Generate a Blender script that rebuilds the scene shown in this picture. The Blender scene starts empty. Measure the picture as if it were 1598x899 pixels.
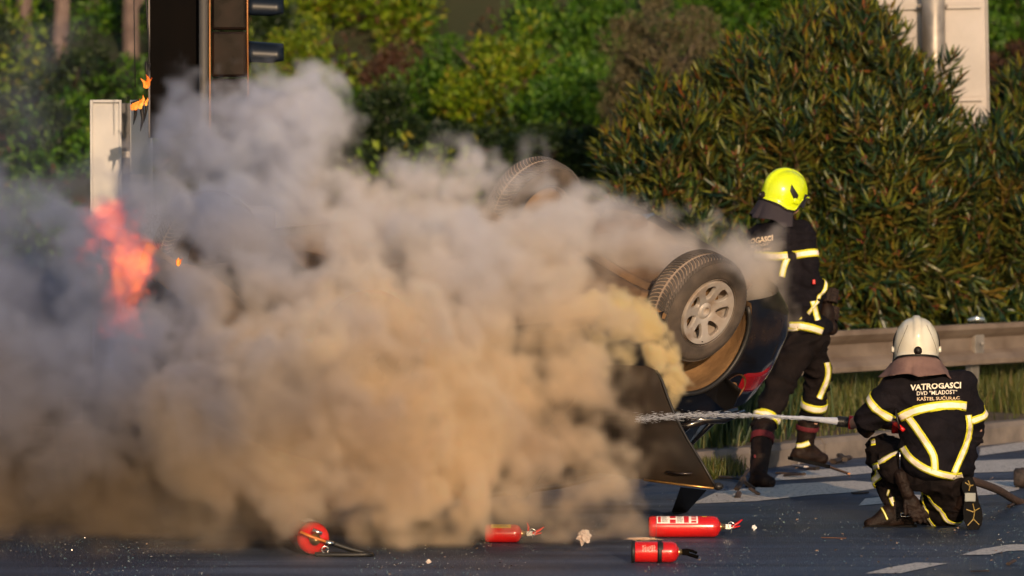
import bpy, bmesh, math, random
import numpy as np
from mathutils import Vector, Matrix, Euler
from mathutils.bvhtree import BVHTree
from mathutils.noise import noise as pnoise

random.seed(7)
rng = np.random.default_rng(7)
SC = bpy.context.scene
COL = SC.collection
R = math.radians

# ------------------------------------------------------------------ camera
FPX, CX, CY, HZ, CAMZ = 8250.0, 799.0, 449.5, 170.0, 2.4
PITCH = math.atan((CY - HZ) / FPX)
cd = bpy.data.cameras.new('camera')
cam = bpy.data.objects.new('camera', cd)
COL.objects.link(cam)
cam.location = (0, 0, CAMZ)
cam.rotation_euler = (math.pi / 2 - PITCH, 0, 0)
cd.sensor_width = 36.0
cd.lens = FPX / 1598.0 * 36.0
cd.clip_start = 0.5
cd.clip_end = 5000
cd.dof.use_dof = True
cd.dof.focus_distance = 30.4
cd.dof.aperture_fstop = 3.0
SC.camera = cam

# ------------------------------------------------------------------ light
SUN_EL, SUN_AZ = R(13), R(170)          # azimuth clockwise from +Y: low behind the camera
sun_dir = Vector((math.sin(SUN_AZ) * math.cos(SUN_EL), math.cos(SUN_AZ) * math.cos(SUN_EL), math.sin(SUN_EL)))
w = bpy.data.worlds.new('World')
SC.world = w
w.use_nodes = True
nt = w.node_tree
nt.nodes.clear()
sk = nt.nodes.new('ShaderNodeTexSky')
sk.sky_type = 'NISHITA'
sk.sun_disc = False
sk.sun_elevation = SUN_EL
sk.sun_rotation = SUN_AZ
bg = nt.nodes.new('ShaderNodeBackground')
bg.inputs['Strength'].default_value = 0.13
wo = nt.nodes.new('ShaderNodeOutputWorld')
nt.links.new(sk.outputs[0], bg.inputs[0])
nt.links.new(bg.outputs[0], wo.inputs[0])
sl = bpy.data.lights.new('sun', 'SUN')
so = bpy.data.objects.new('sun', sl)
COL.objects.link(so)
sl.energy = 4.2
sl.angle = R(0.6)
sl.color = (1.0, 0.70, 0.44)
so.rotation_euler = sun_dir.to_track_quat('Z', 'Y').to_euler()
so.location = (3, -12, 9)

SC.view_settings.view_transform = 'Standard'
SC.view_settings.look = 'None'
SC.view_settings.exposure = 0.0
SC.view_settings.gamma = 1.0
SC.render.engine = 'CYCLES'
cy = SC.cycles
cy.use_denoising = True
cy.use_adaptive_sampling = True
cy.adaptive_threshold = 0.045
cy.max_bounces = 10
cy.volume_bounces = 4
cy.transparent_max_bounces = 16
cy.volume_step_rate = 2.0
cy.volume_max_steps = 512
cy.caustics_reflective = False
cy.caustics_refractive = False


def P(px, py, d):
    """point of the place seen at photo pixel (px, py) at a distance of d metres along +Y"""
    x = (px - CX) / FPX
    y = (CY - py) / FPX
    c, s = math.cos(PITCH), math.sin(PITCH)
    dy = c + y * s
    dz = y * c - s
    t = d / dy
    return Vector((x * t, d, CAMZ + dz * t))


def G(px, py, z=0.0):
    """ground point seen at a photo pixel"""
    a = P(px, py, 1.0) - Vector((0, 0, CAMZ))
    t = (z - CAMZ) / a.z
    return Vector((a.x * t, a.y * t, z))


# ------------------------------------------------------------------ helpers: objects
def tag(o, label=None, cat=None, group=None, kind=None):
    if label: o['label'] = label
    if cat: o['category'] = cat
    if group: o['group'] = group
    if kind: o['kind'] = kind
    return o


def empty(name, loc, label, cat, group=None, rot=None):
    o = bpy.data.objects.new(name, None)
    o.empty_display_size = 0.2
    COL.objects.link(o)
    o.location = loc
    if rot is not None: o.rotation_euler = rot
    return tag(o, label, cat, group)


def mesh_obj(name, verts, faces, m=None, parent=None, smooth=False, mats=None, fmat=None):
    me = bpy.data.meshes.new(name)
    me.from_pydata([tuple(v) for v in verts], [], faces)
    for mm in (mats or ([m] if m else [])): me.materials.append(mm)
    if fmat is not None: me.polygons.foreach_set('material_index', fmat)
    if smooth: me.polygons.foreach_set('use_smooth', [True] * len(me.polygons))
    me.update()
    o = bpy.data.objects.new(name, me)
    COL.objects.link(o)
    if parent is not None: adopt(o, parent)
    return o


def adopt(o, parent):
    """world-space geometry becomes the child of parent without moving"""
    bpy_m = parent_world(parent)
    o.parent = parent
    o.matrix_parent_inverse = bpy_m.inverted()


def parent_world(p):
    m = Matrix.LocRotScale(p.location, p.rotation_euler, p.scale)
    if p.parent is not None:
        m = parent_world(p.parent) @ p.matrix_parent_inverse @ m
    return m


class MB:
    """collects shapes, builds ONE mesh object"""
    def __init__(s): s.v = []; s.f = []; s.m = []; s.mi = 0
    def add(s, vs, fs):
        n = len(s.v); s.v += [Vector(v) for v in vs]; s.f += [tuple(i + n for i in f) for f in fs]; s.m += [s.mi] * len(fs); return s
    def box(s, c, size, rot=None, bev=0.0):
        c = Vector(c); hx, hy, hz = size[0] / 2, size[1] / 2, size[2] / 2
        rm = rot.to_3x3() if isinstance(rot, Matrix) else (Euler(rot).to_matrix() if rot else Matrix.Identity(3))
        if bev <= 0:
            vs = [c + rm @ Vector((x * hx, y * hy, z * hz)) for x in (-1, 1) for y in (-1, 1) for z in (-1, 1)]
            return s.add(vs, [(0, 1, 3, 2), (4, 6, 7, 5), (0, 4, 5, 1), (2, 3, 7, 6), (0, 2, 6, 4), (1, 5, 7, 3)])
        bm = bmesh.new(); bmesh.ops.create_cube(bm, size=1.0)
        for v in bm.verts: v.co = Vector((v.co.x * 2 * hx, v.co.y * 2 * hy, v.co.z * 2 * hz))
        bmesh.ops.bevel(bm, geom=bm.edges[:], offset=bev, segments=2, affect='EDGES', profile=0.6)
        vs = [c + rm @ v.co for v in bm.verts]; fs = [tuple(v.index for v in f.verts) for f in bm.faces]
        bm.free(); return s.add(vs, fs)
    def tube(s, pts, r, n=8, caps=True, flat=1.0):
        pts = [Vector(p) for p in pts]; k = len(pts)
        rs = r if isinstance(r, (list, tuple)) else [r] * k
        t0 = (pts[1] - pts[0]).normalized()
        up = Vector((0, 0, 1)) if abs(t0.z) < 0.9 else Vector((1, 0, 0))
        a = t0.cross(up).normalized()
        vs = []; fs = []
        for i, p in enumerate(pts):
            t = (pts[min(i + 1, k - 1)] - pts[max(i - 1, 0)]).normalized()
            a = (a - t * a.dot(t)).normalized(); b = t.cross(a)
            for j in range(n):
                q = 2 * math.pi * j / n
                vs.append(p + (a * math.cos(q) + b * math.sin(q) * flat) * rs[i])
        for i in range(k - 1):
            for j in range(n):
                fs.append((i * n + j, i * n + (j + 1) % n, (i + 1) * n + (j + 1) % n, (i + 1) * n + j))
        if caps:
            fs.append(tuple(range(n))[::-1]); fs.append(tuple((k - 1) * n + j for j in range(n)))
        return s.add(vs, fs)
    def lathe(s, prof, M, n=32, a0=0.0, a1=2 * math.pi):
        """prof: (radius, height) pairs round the local Z of matrix M"""
        full = abs(a1 - a0 - 2 * math.pi) < 1e-6; nn = n if full else n + 1
        vs = []; fs = []
        for (r, h) in prof:
            for j in range(nn):
                q = a0 + (a1 - a0) * j / n
                vs.append(M @ Vector((r * math.cos(q), r * math.sin(q), h)))
        for i in range(len(prof) - 1):
            for j in range(n):
                j2 = (j + 1) % nn
                fs.append((i * nn + j, i * nn + j2, (i + 1) * nn + j2, (i + 1) * nn + j))
        return s.add(vs, fs)
    def ell(s, c, rad, M=None, n=12, k=8):
        c = Vector(c); vs = []; fs = []
        for i in range(1, k):
            th = math.pi * i / k
            for j in range(n):
                q = 2 * math.pi * j / n
                v = Vector((rad[0] * math.sin(th) * math.cos(q), rad[1] * math.sin(th) * math.sin(q), rad[2] * math.cos(th)))
                vs.append(c + (M @ v if M else v))
        a = Vector((0, 0, rad[2])); top = len(vs); vs += [c + (M @ a if M else a), c - (M @ a if M else a)]
        for i in range(k - 2):
            for j in range(n):
                fs.append((i * n + j, (i + 1) * n + j, (i + 1) * n + (j + 1) % n, i * n + (j + 1) % n))
        for j in range(n):
            fs.append((top, j, (j + 1) % n)); fs.append((top + 1, (k - 2) * n + (j + 1) % n, (k - 2) * n + j))
        return s.add(vs, fs)
    def cap(s, p0, r0, p1, r1, n=14):
        """tapered capsule"""
        p0, p1 = Vector(p0), Vector(p1); t = (p1 - p0).normalized(); L = (p1 - p0).length
        pts = []; rs = []
        for q in (80, 60, 35, 12): pts.append(p0 - t * r0 * math.sin(R(q))); rs.append(r0 * math.cos(R(q)))
        for q in (12, 35, 60, 80): pts.append(p1 + t * r1 * math.sin(R(q))); rs.append(r1 * math.cos(R(q)))
        return s.tube(pts, rs, n)
    def sheet(s, poly, z=None):
        n = len(s.v); s.v += [Vector(p) for p in poly]; s.f.append(tuple(range(n, n + len(poly)))); s.m.append(s.mi); return s
    def build(s, name, m, parent=None, smooth=False, bevel=0.0):
        mats = m if isinstance(m, (list, tuple)) else [m]
        return mesh_obj(name, s.v, s.f, None, parent, smooth, list(mats), s.m if len(mats) > 1 else None)


def axis_matrix(p, d, up=(0, 0, 1)):
    """matrix whose local Z runs along d from p"""
    z = Vector(d).normalized(); u = Vector(up)
    if abs(z.dot(u.normalized())) > 0.98: u = Vector((0, 1, 0))
    x = u.cross(z).normalized(); y = z.cross(x)
    return Matrix(((x.x, y.x, z.x, p[0]), (x.y, y.y, z.y, p[1]), (x.z, y.z, z.z, p[2]), (0, 0, 0, 1)))


def evaluate(o):
    """apply an object's modifiers"""
    dg = bpy.context.evaluated_depsgraph_get()
    me = bpy.data.meshes.new_from_object(o.evaluated_get(dg))
    mats = [m for m in o.data.materials]
    o.modifiers.clear()
    o.data = me
    if not me.materials:
        for m in mats: me.materials.append(m)
    return o


def organic(mb, name, m, parent, voxel=0.012, smooth=6, fold=None, factor=0.5):
    """union of the collected shapes grown into one continuous surface, with cloth folds pushed along the normals"""
    o = mb.build(name, m, None, True)
    r = o.modifiers.new('r', 'REMESH'); r.mode = 'VOXEL'; r.voxel_size = voxel; r.use_smooth_shade = True
    if smooth:
        sm = o.modifiers.new('s', 'SMOOTH'); sm.factor = factor; sm.iterations = smooth
    evaluate(o)
    me = o.data; me.name = name
    if fold:
        n = len(me.vertices)
        co = np.empty(n * 3); me.vertices.foreach_get('co', co); co = co.reshape(-1, 3)
        no = np.array([v.normal[:] for v in me.vertices])
        d = np.array(fold_field(co, fold))
        co += no * d[:, None]
        me.vertices.foreach_set('co', co.ravel())
    me.polygons.foreach_set('use_smooth', [True] * len(me.polygons))
    me.update()
    if parent is not None: adopt(o, parent)
    return o


def fold_field(co, fold):
    amp, fr, seed = fold
    out = []
    for p in co:
        q = Vector((p[0] * fr + seed, p[1] * fr, p[2] * fr * 1.9))
        a = pnoise(q + Vector((pnoise(q * 0.7) * 1.2, 0, pnoise(q * 0.6 + Vector((9, 0, 0))) * 1.5)))
        b = pnoise(q * 2.3 + Vector((4, 1, 7)))
        out.append(amp * ((0.5 - min(1, abs(a) * 2.6)) * 0.9 + 0.4 * b))
    return out


def bvh(o, M=None):
    vs = [v.co.copy() for v in o.data.vertices]
    return BVHTree.FromPolygons(vs, [p.vertices[:] for p in o.data.polygons])


# ------------------------------------------------------------------ helpers: materials
def mat(name, col=(0.5, 0.5, 0.5), rough=0.6, metal=0.0, col2=None, scale=8.0, bump=0.0, bscale=None, spec=0.5,
        coat=0.0, emit=None, estr=0.0, trans=0.0, ior=1.45, lo=0.35, hi=0.65, detail=5.0, rough2=None, island=None, sheen=0.0, sss=0):
    m = bpy.data.materials.new(name); m.use_nodes = True
    nt = m.node_tree; N = nt.nodes; L = nt.links
    b = N['Principled BSDF']
    b.inputs['Base Color'].default_value = (*col, 1)
    b.inputs['Roughness'].default_value = rough
    b.inputs['Metallic'].default_value = metal
    b.inputs['Specular IOR Level'].default_value = spec
    b.inputs['Coat Weight'].default_value = coat
    b.inputs['Coat Roughness'].default_value = 0.08
    b.inputs['Transmission Weight'].default_value = trans
    b.inputs['IOR'].default_value = ior
    if sheen: b.inputs['Sheen Weight'].default_value = sheen
    tc = N.new('ShaderNodeTexCoord')
    if col2 is not None:
        nz = N.new('ShaderNodeTexNoise'); nz.inputs['Scale'].default_value = scale; nz.inputs['Detail'].default_value = detail
        L.new(tc.outputs['Object'], nz.inputs['Vector'])
        rp = N.new('ShaderNodeValToRGB')
        rp.color_ramp.elements[0].position = lo; rp.color_ramp.elements[0].color = (*col, 1)
        rp.color_ramp.elements[1].position = hi; rp.color_ramp.elements[1].color = (*col2, 1)
        L.new(nz.outputs['Fac'], rp.inputs['Fac'])
        L.new(rp.outputs['Color'], b.inputs['Base Color'])
        if rough2 is not None:
            mr = N.new('ShaderNodeMapRange'); mr.inputs['From Min'].default_value = lo; mr.inputs['From Max'].default_value = hi
            mr.inputs['To Min'].default_value = rough; mr.inputs['To Max'].default_value = rough2
            L.new(nz.outputs['Fac'], mr.inputs['Value']); L.new(mr.outputs[0], b.inputs['Roughness'])
    if island:
        ge = N.new('ShaderNodeNewGeometry'); rp = N.new('ShaderNodeValToRGB')
        els = rp.color_ramp.elements
        while len(els) < len(island): els.new(0.5)
        for i, c in enumerate(island):
            els[i].position = c[0]; els[i].color = (*c[1], 1)
        L.new(ge.outputs['Random Per Island'], rp.inputs['Fac']); L.new(rp.outputs['Color'], b.inputs['Base Color'])
    if bump:
        nb = N.new('ShaderNodeTexNoise'); nb.inputs['Scale'].default_value = bscale or scale * 4; nb.inputs['Detail'].default_value = 4
        L.new(tc.outputs['Object'], nb.inputs['Vector'])
        bp = N.new('ShaderNodeBump'); bp.inputs['Strength'].default_value = bump; bp.inputs['Distance'].default_value = 0.01
        L.new(nb.outputs['Fac'], bp.inputs['Height']); L.new(bp.outputs['Normal'], b.inputs['Normal'])
    if emit:
        b.inputs['Emission Color'].default_value = (*emit, 1); b.inputs['Emission Strength'].default_value = estr
    return m


def leaf_mat(name, island, trans=0.25, rough=0.5):
    m = mat(name, rough=rough, island=island)
    nt = m.node_tree; b = nt.nodes['Principled BSDF']
    t = nt.nodes.new('ShaderNodeBsdfTranslucent'); mx = nt.nodes.new('ShaderNodeMixShader'); mx.inputs[0].default_value = trans
    rp = [n for n in nt.nodes if n.type == 'VALTORGB'][0]
    nt.links.new(rp.outputs['Color'], t.inputs['Color'])
    out = [n for n in nt.nodes if n.type == 'OUTPUT_MATERIAL'][0]
    nt.links.new(b.outputs[0], mx.inputs[1]); nt.links.new(t.outputs[0], mx.inputs[2]); nt.links.new(mx.outputs[0], out.inputs[0])
    return m
# ------------------------------------------------------------------ materials of the setting
def asphalt_mat():
    m = mat('asphalt', (0.035, 0.042, 0.058), 0.75, spec=0.5)
    nt = m.node_tree; N = nt.nodes; L = nt.links; b = N['Principled BSDF']
    tc = N.new('ShaderNodeTexCoord')
    n1 = N.new('ShaderNodeTexNoise'); n1.inputs['Scale'].default_value = 0.55; n1.inputs['Detail'].default_value = 6
    mp = N.new('ShaderNodeMapping'); mp.inputs['Scale'].default_value = (1, 0.45, 1)
    L.new(tc.outputs['Object'], mp.inputs['Vector']); L.new(mp.outputs[0], n1.inputs['Vector'])
    r1 = N.new('ShaderNodeValToRGB'); r1.color_ramp.elements[0].position = 0.38; r1.color_ramp.elements[1].position = 0.66
    r1.color_ramp.elements[0].color = (0.028, 0.054, 0.108, 1); r1.color_ramp.elements[1].color = (0.074, 0.104, 0.165, 1)
    L.new(n1.outputs['Fac'], r1.inputs['Fac'])
    v = N.new('ShaderNodeTexVoronoi'); v.inputs['Scale'].default_value = 95
    L.new(tc.outputs['Object'], v.inputs['Vector'])
    r2 = N.new('ShaderNodeValToRGB'); r2.color_ramp.elements[0].position = 0.05; r2.color_ramp.elements[1].position = 0.55
    r2.color_ramp.elements[0].color = (1.9, 1.85, 1.7, 1); r2.color_ramp.elements[1].color = (0.55, 0.55, 0.6, 1)
    L.new(v.outputs['Distance'], r2.inputs['Fac'])
    mx = N.new('ShaderNodeMix'); mx.data_type = 'RGBA'; mx.blend_type = 'MULTIPLY'; mx.inputs['Factor'].default_value = 0.8
    L.new(r1.outputs['Color'], mx.inputs[6]); L.new(r2.outputs['Color'], mx.inputs[7]); 
    # tyre marks and damp streaks drawn out along the road
    n3 = N.new('ShaderNodeTexNoise'); n3.inputs['Scale'].default_value = 1.0; n3.inputs['Detail'].default_value = 5; n3.inputs['Roughness'].default_value = 0.6
    m3 = N.new('ShaderNodeMapping'); m3.inputs['Scale'].default_value = (0.35, 3.2, 1); m3.inputs['Rotation'].default_value = (0, 0, R(9))
    L.new(tc.outputs['Object'], m3.inputs['Vector']); L.new(m3.outputs[0], n3.inputs['Vector'])
    r3 = N.new('ShaderNodeValToRGB'); r3.color_ramp.elements[0].position = 0.40; r3.color_ramp.elements[1].position = 0.60
    r3.color_ramp.elements[0].color = (0.42, 0.44, 0.5, 1); r3.color_ramp.elements[1].color = (1.25, 1.2, 1.15, 1)
    L.new(n3.outputs['Fac'], r3.inputs['Fac'])
    mx3 = N.new('ShaderNodeMix'); mx3.data_type = 'RGBA'; mx3.blend_type = 'MULTIPLY'; mx3.inputs['Factor'].default_value = 0.85
    L.new(mx.outputs[2], mx3.inputs[6]); L.new(r3.outputs['Color'], mx3.inputs[7]); L.new(mx3.outputs[2], b.inputs['Base Color'])
    bp = N.new('ShaderNodeBump'); bp.inputs['Strength'].default_value = 0.7; bp.inputs['Distance'].default_value = 0.006; bp.invert = True
    L.new(v.outputs['Distance'], bp.inputs['Height']); L.new(bp.outputs[0], b.inputs['Normal'])
    mr = N.new('ShaderNodeMapRange'); mr.inputs['From Min'].default_value = 0.4; mr.inputs['From Max'].default_value = 0.6
    mr.inputs['To Min'].default_value = 0.34; mr.inputs['To Max'].default_value = 0.72
    L.new(n1.outputs['Fac'], mr.inputs['Value']); L.new(mr.outputs[0], b.inputs['Roughness'])
    return m


def paint_mat():
    """worn road paint: aggregate shows through"""
    m = mat('road_paint', (0.6, 0.58, 0.55), 0.6)
    nt = m.node_tree; N = nt.nodes; L = nt.links; b = N['Principled BSDF']
    tc = N.new('ShaderNodeTexCoord')
    n1 = N.new('ShaderNodeTexNoise'); n1.inputs['Scale'].default_value = 42; n1.inputs['Detail'].default_value = 7; n1.inputs['Roughness'].default_value = 0.7
    L.new(tc.outputs['Object'], n1.inputs['Vector'])
    r = N.new('ShaderNodeValToRGB'); r.color_ramp.elements[0].position = 0.38; r.color_ramp.elements[1].position = 0.47
    r.color_ramp.elements[0].color = (0.06, 0.065, 0.08, 1); r.color_ramp.elements[1].color = (0.60, 0.56, 0.52, 1)
    L.new(n1.outputs['Fac'], r.inputs['Fac']); L.new(r.outputs['Color'], b.inputs['Base Color'])
    return m


M_ASPH = asphalt_mat()
M_PAINT = paint_mat()
M_KERB = mat('kerb_concrete', (0.11, 0.095, 0.088), 0.85, col2=(0.20, 0.17, 0.15), scale=5, bump=0.6, bscale=60)
M_EARTH = mat('dry_earth', (0.05, 0.040, 0.028), 0.95, col2=(0.12, 0.085, 0.05), scale=3, bump=0.5, bscale=30)
M_HILL = mat('hill_soil', (0.012, 0.026, 0.008), 0.95, col2=(0.040, 0.038, 0.014), scale=0.8)
M_ZINC = mat('galvanised_steel', (0.22, 0.20, 0.18), 0.42, 0.55, col2=(0.36, 0.33, 0.30), scale=7, rough2=0.6, bump=0.15, bscale=40)
M_RAIL = mat('weathered_rail', (0.18, 0.135, 0.105), 0.5, 0.35, col2=(0.28, 0.225, 0.185), scale=4, rough2=0.65, bump=0.2, bscale=25)
M_SIGN = mat('sign_back', (0.34, 0.32, 0.31), 0.5, 0.15, col2=(0.44, 0.41, 0.40), scale=2.5, rough2=0.6)
M_BLACKPL = mat('black_plastic', (0.002, 0.0017, 0.0017), 0.6, col2=(0.0035, 0.0025, 0.0022), scale=4, spec=.03)
M_BLACKGL = mat('glossy_black_housing', (0.005, 0.004, 0.004), 0.2, col2=(0.016, 0.008, 0.005), scale=5, rough2=0.4, spec=.1)
M_VISOR = mat('visor_plastic', (0.006, 0.010, 0.018), 0.35, spec=.3)
M_WIRE = mat('burnt_cable', (0.008, 0.007, 0.007), 0.6)
M_OCHRE = mat('copper_cable', (0.32, 0.13, 0.04), 0.4, 0.3)

# ------------------------------------------------------------------ ground, road, hill
def hill_h(x, y):
    z = float(np.interp(y, [49, 53, 57, 62, 70, 130], [-0.06, 0.9, 1.9, 3.0, 6.5, 46]))
    e = min(1.0, max(0.0, (y - 49) / 5))
    return z + (pnoise(Vector((x * 0.16, y * 0.16, 3))) * 0.9 + pnoise(Vector((x * 0.6, y * 0.6, 8))) * 0.35) * e


vs, fs = [], []
xs = np.linspace(-70, 70, 57); ys = np.concatenate([[-900, -60], np.linspace(10, 48, 8), np.linspace(49, 90, 50), np.linspace(95, 128, 8), [400, 2500]])
for y in ys:
    for x in xs:
        xx = x * (30 if (y < 0 or y > 300) else 1) if abs(x) < 69 else math.copysign(2500, x)
        z = hill_h(x, y) if y < 130 else (40 + pnoise(Vector((x * .05, 1, 1))) * 6)
        vs.append((xx, y, z if y > 48 else -0.06))
nx = len(xs)
for j in range(len(ys) - 1):
    for i in range(nx - 1):
        fs.append((j * nx + i, j * nx + i + 1, (j + 1) * nx + i + 1, (j + 1) * nx + i))
tag(mesh_obj('ground', vs, fs, M_HILL, None, True), kind='structure')

# kerb line (front foot), from far right round the island to the left behind the car
KL = [Vector(p) for p in ((16.5, 55.2, 0), (6.6, 42.0, 0), (3.68, 38.1, 0), (2.95, 37.1, 0), (2.2, 36.1, 0), (1.74, 35.35, 0), (1.29, 34.6, 0), (0.9, 34.25, 0), (0.3, 34.1, 0), (-1.5, 34.0, 0), (-7, 33.9, 0), (-40, 33.5, 0))]
# road: everything on the camera's side of the kerb (one sheet), verge on the other
road = [Vector((-200, -60, 0)), Vector((200, -60, 0)), Vector((200, 55.2, 0))] + KL + [Vector((-200, 33.5, 0))]
vs = [(p.x, p.y, 0.0) for p in road]
tag(mesh_obj('road', vs, [tuple(range(len(vs)))], M_ASPH), kind='structure')


def kerb_pt(d):
    acc = 0
    for a, b in zip(KL, KL[1:]):
        L_ = (b - a).length
        if acc + L_ >= d:
            return a + (b - a) * ((d - acc) / L_), (b - a).normalized()
        acc += L_
    return KL[-1], (KL[-1] - KL[-2]).normalized()


kerb_root = tag(empty('kerb', (2.2, 36.1, 0), None, None), kind='structure')
tot = sum((b - a).length for a, b in zip(KL, KL[1:]))
d0 = 12.0
while d0 < 36:
    p, t = kerb_pt(d0); p2, _ = kerb_pt(d0 + 0.985)
    t = (p2 - p).normalized(); nrm = Vector((t.y, -t.x, 0))    # towards the verge
    if nrm.y < 0: nrm = -nrm
    L_ = (p2 - p).length
    hh = 0.15 + random.uniform(-0.006, 0.006); fr = random.uniform(-0.006, 0.006)
    prof = [(fr, -0.05), (fr, hh - 0.035), (fr + 0.03, hh), (0.15, hh), (0.15, -0.05)]
    vs = [p + nrm * a + Vector((0, 0, b)) for a, b in prof] + [p + t * L_ + nrm * a + Vector((0, 0, b)) for a, b in prof]
    fs = [(i, (i + 1) % 5, 5 + (i + 1) % 5, 5 + i) for i in range(5)] + [(4, 3, 2, 1, 0), (5, 6, 7, 8, 9)]
    mesh_obj('kerb_stone', vs, fs, M_KERB, kerb_root)
    d0 += 1.0

# verge earth behind the kerb
off = []
for i, p in enumerate(KL):
    a = KL[max(0, i - 1)]; b = KL[min(len(KL) - 1, i + 1)]
    t = (b - a).normalized(); nrm = Vector((t.y, -t.x, 0))
    if nrm.y < 0: nrm = -nrm
    off.append((p, nrm))
rows = [0.155, 0.8, 1.6, 3.0, 6.0, 12.0]
hts = [0.13, 0.17, 0.22, 0.24, 0.20, 0.05]
vs = []; fs = []
dense = []
dd = 0
while dd < tot:
    p, t = kerb_pt(dd); q, t2 = kerb_pt(min(tot, dd + 0.6)); q0, _ = kerb_pt(max(0, dd - 0.6))
    t = (q - q0).normalized(); nrm = Vector((t.y, -t.x, 0)); nrm = nrm if nrm.y > 0 else -nrm
    dense.append((p, nrm)); dd += 0.5
for p, nrm in dense:
    for r_, h_ in zip(rows, hts):
        q = p + nrm * r_
        vs.append((q.x, q.y, h_ + (pnoise(Vector((q.x * 2, q.y * 2, 0))) * 0.05 if r_ > 0.5 else 0)))
k = len(rows)
for i in range(len(dense) - 1):
    for j in range(k - 1):
        fs.append((i * k + j, i * k + j + 1, (i + 1) * k + j + 1, (i + 1) * k + j))
tag(mesh_obj('verge', vs, fs, M_EARTH, None, True), kind='structure')

# road markings, 4 mm up
for poly in (
    [(1080, 787), (1180, 783), (1262, 774), (1330, 769), (1405, 757), (1330, 751), (1230, 756), (1120, 768)],
    [(1205, 751), (1270, 747), (1350, 740), (1425, 733), (1350, 728), (1262, 735), (1215, 742)],
    [(1340, 790), (1420, 783), (1466, 776), (1420, 772), (1350, 779)],
    [(1528, 712), (1620, 700), (1620, 687), (1530, 700)],
    [(1515, 739), (1620, 735), (1620, 716), (1520, 720)],
    [(1500, 776), (1560, 772), (1590, 765), (1590, 750), (1530, 751), (1490, 765)],
    [(1500, 867), (1545, 866.5), (1572, 861), (1640, 858), (1640, 850), (1575, 851), (1530, 858)],
    [(1350, 896), (1405, 895.5), (1450, 886), (1478, 880), (1430, 879), (1385, 887)],
):
    pts = [G(*p) for p in poly]
    tag(mesh_obj('road_marking', [(p.x, p.y, 0.004) for p in pts], [tuple(range(len(pts)))], M_PAINT), kind='structure')

# ------------------------------------------------------------------ grass and shards
def ground_z(x, y):
    best = 1e9; sgn = -1
    for p, nrm in dense:
        d = (x - p.x) ** 2 + (y - p.y) ** 2
        if d < best: best = d; sgn = (x - p.x) * nrm.x + (y - p.y) * nrm.y
    if sgn < 0.1: return None, sgn
    return float(np.interp(sgn, rows, hts)) + pnoise(Vector((x * 2, y * 2, 0))) * 0.05 * (sgn > 0.5) - 0.01, sgn


def blades(name, pts, lean, m, hmin, hmax, wid, label, seed=0):
    r_ = np.random.default_rng(seed)
    V = []; F = []
    for (x, y, z, hs) in pts:
        a = r_.uniform(0, 6.28); h = r_.uniform(hmin, hmax) * hs; l = r_.normal(0, lean) * h
        lx, ly = math.cos(a) * l, math.sin(a) * l; b = r_.uniform(0, 6.28)
        wx, wy = math.cos(b) * wid * 0.5, math.sin(b) * wid * 0.5; n = len(V)
        V += [(x - wx, y - wy, z), (x + wx, y + wy, z), (x + lx * .3 - wx * .8, y + ly * .3 - wy * .8, z + h * .55),
              (x + lx * .3 + wx * .8, y + ly * .3 + wy * .8, z + h * .55), (x + lx, y + ly, z + h * (1 - abs(l / h) * .3))]
        F += [(n, n + 1, n + 3, n + 2), (n + 2, n + 3, n + 4)]
    return tag(mesh_obj(name, V, F, m), label, 'grass', kind='stuff')


gm = leaf_mat('grass_blade', [(0, (0.04, 0.065, 0.012)), (0.5, (0.09, 0.11, 0.020)), (0.8, (0.13, 0.13, 0.03)), (1, (0.18, 0.13, 0.05))])
gm2 = leaf_mat('coarse_grass', [(0, (0.012, 0.035, 0.016)), (0.6, (0.025, 0.06, 0.025)), (1, (0.07, 0.10, 0.03))])
pts = []
while len(pts) < 30000:
    x = rng.uniform(-3.0, 7.5); y = rng.uniform(33.9, 43)
    if abs(x) / y > 0.125 and rng.random() < 0.7: continue
    z, sg = ground_z(x, y)
    if z is None or sg > 4.5: continue
    dn = pnoise(Vector((x * 1.1, y * 1.1, 5))) + 0.25 + 0.25 * (sg > 0.7)
    if rng.random() > 0.35 + dn: continue
    if sg < 0.5 and rng.random() < 0.75: continue
    hs = 0.45 + 0.75 * min(1, sg / 1.6) + 0.3 * pnoise(Vector((x * 2, y * 2, 1)))
    pts.append((x, y, z, max(.25, hs)))
blades('verge_grass', pts, 0.35, gm, 0.12, 0.34, 0.008, 'long yellow green grass growing on the verge below the steel guardrail', 1)
pts = []
while len(pts) < 3000:
    x = rng.normal(1.38, 0.24); y = rng.uniform(34.8, 38.0)
    z, sg = ground_z(x, y)
    if z is None or sg < 0.3: continue
    pts.append((x, y, z, 1.0))
blades('coarse_grass', pts, 0.45, gm2, 0.3, 0.70, 0.014, 'tall blue green coarse grass standing behind the overturned car and the walking firefighter', 2)
pts = []
while len(pts) < 1200:
    x = rng.normal(1.28, 0.10); y = 34.35 + rng.normal(0, 0.10) + (x - 1.28) * 1.4
    pts.append((x, y, 0.0, 1.0))
blades('kerbside_weeds', pts, 0.5, gm, 0.05, 0.17, 0.008, 'low weeds sprouting in the gutter in front of the kerb beside the boots', 3)

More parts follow.
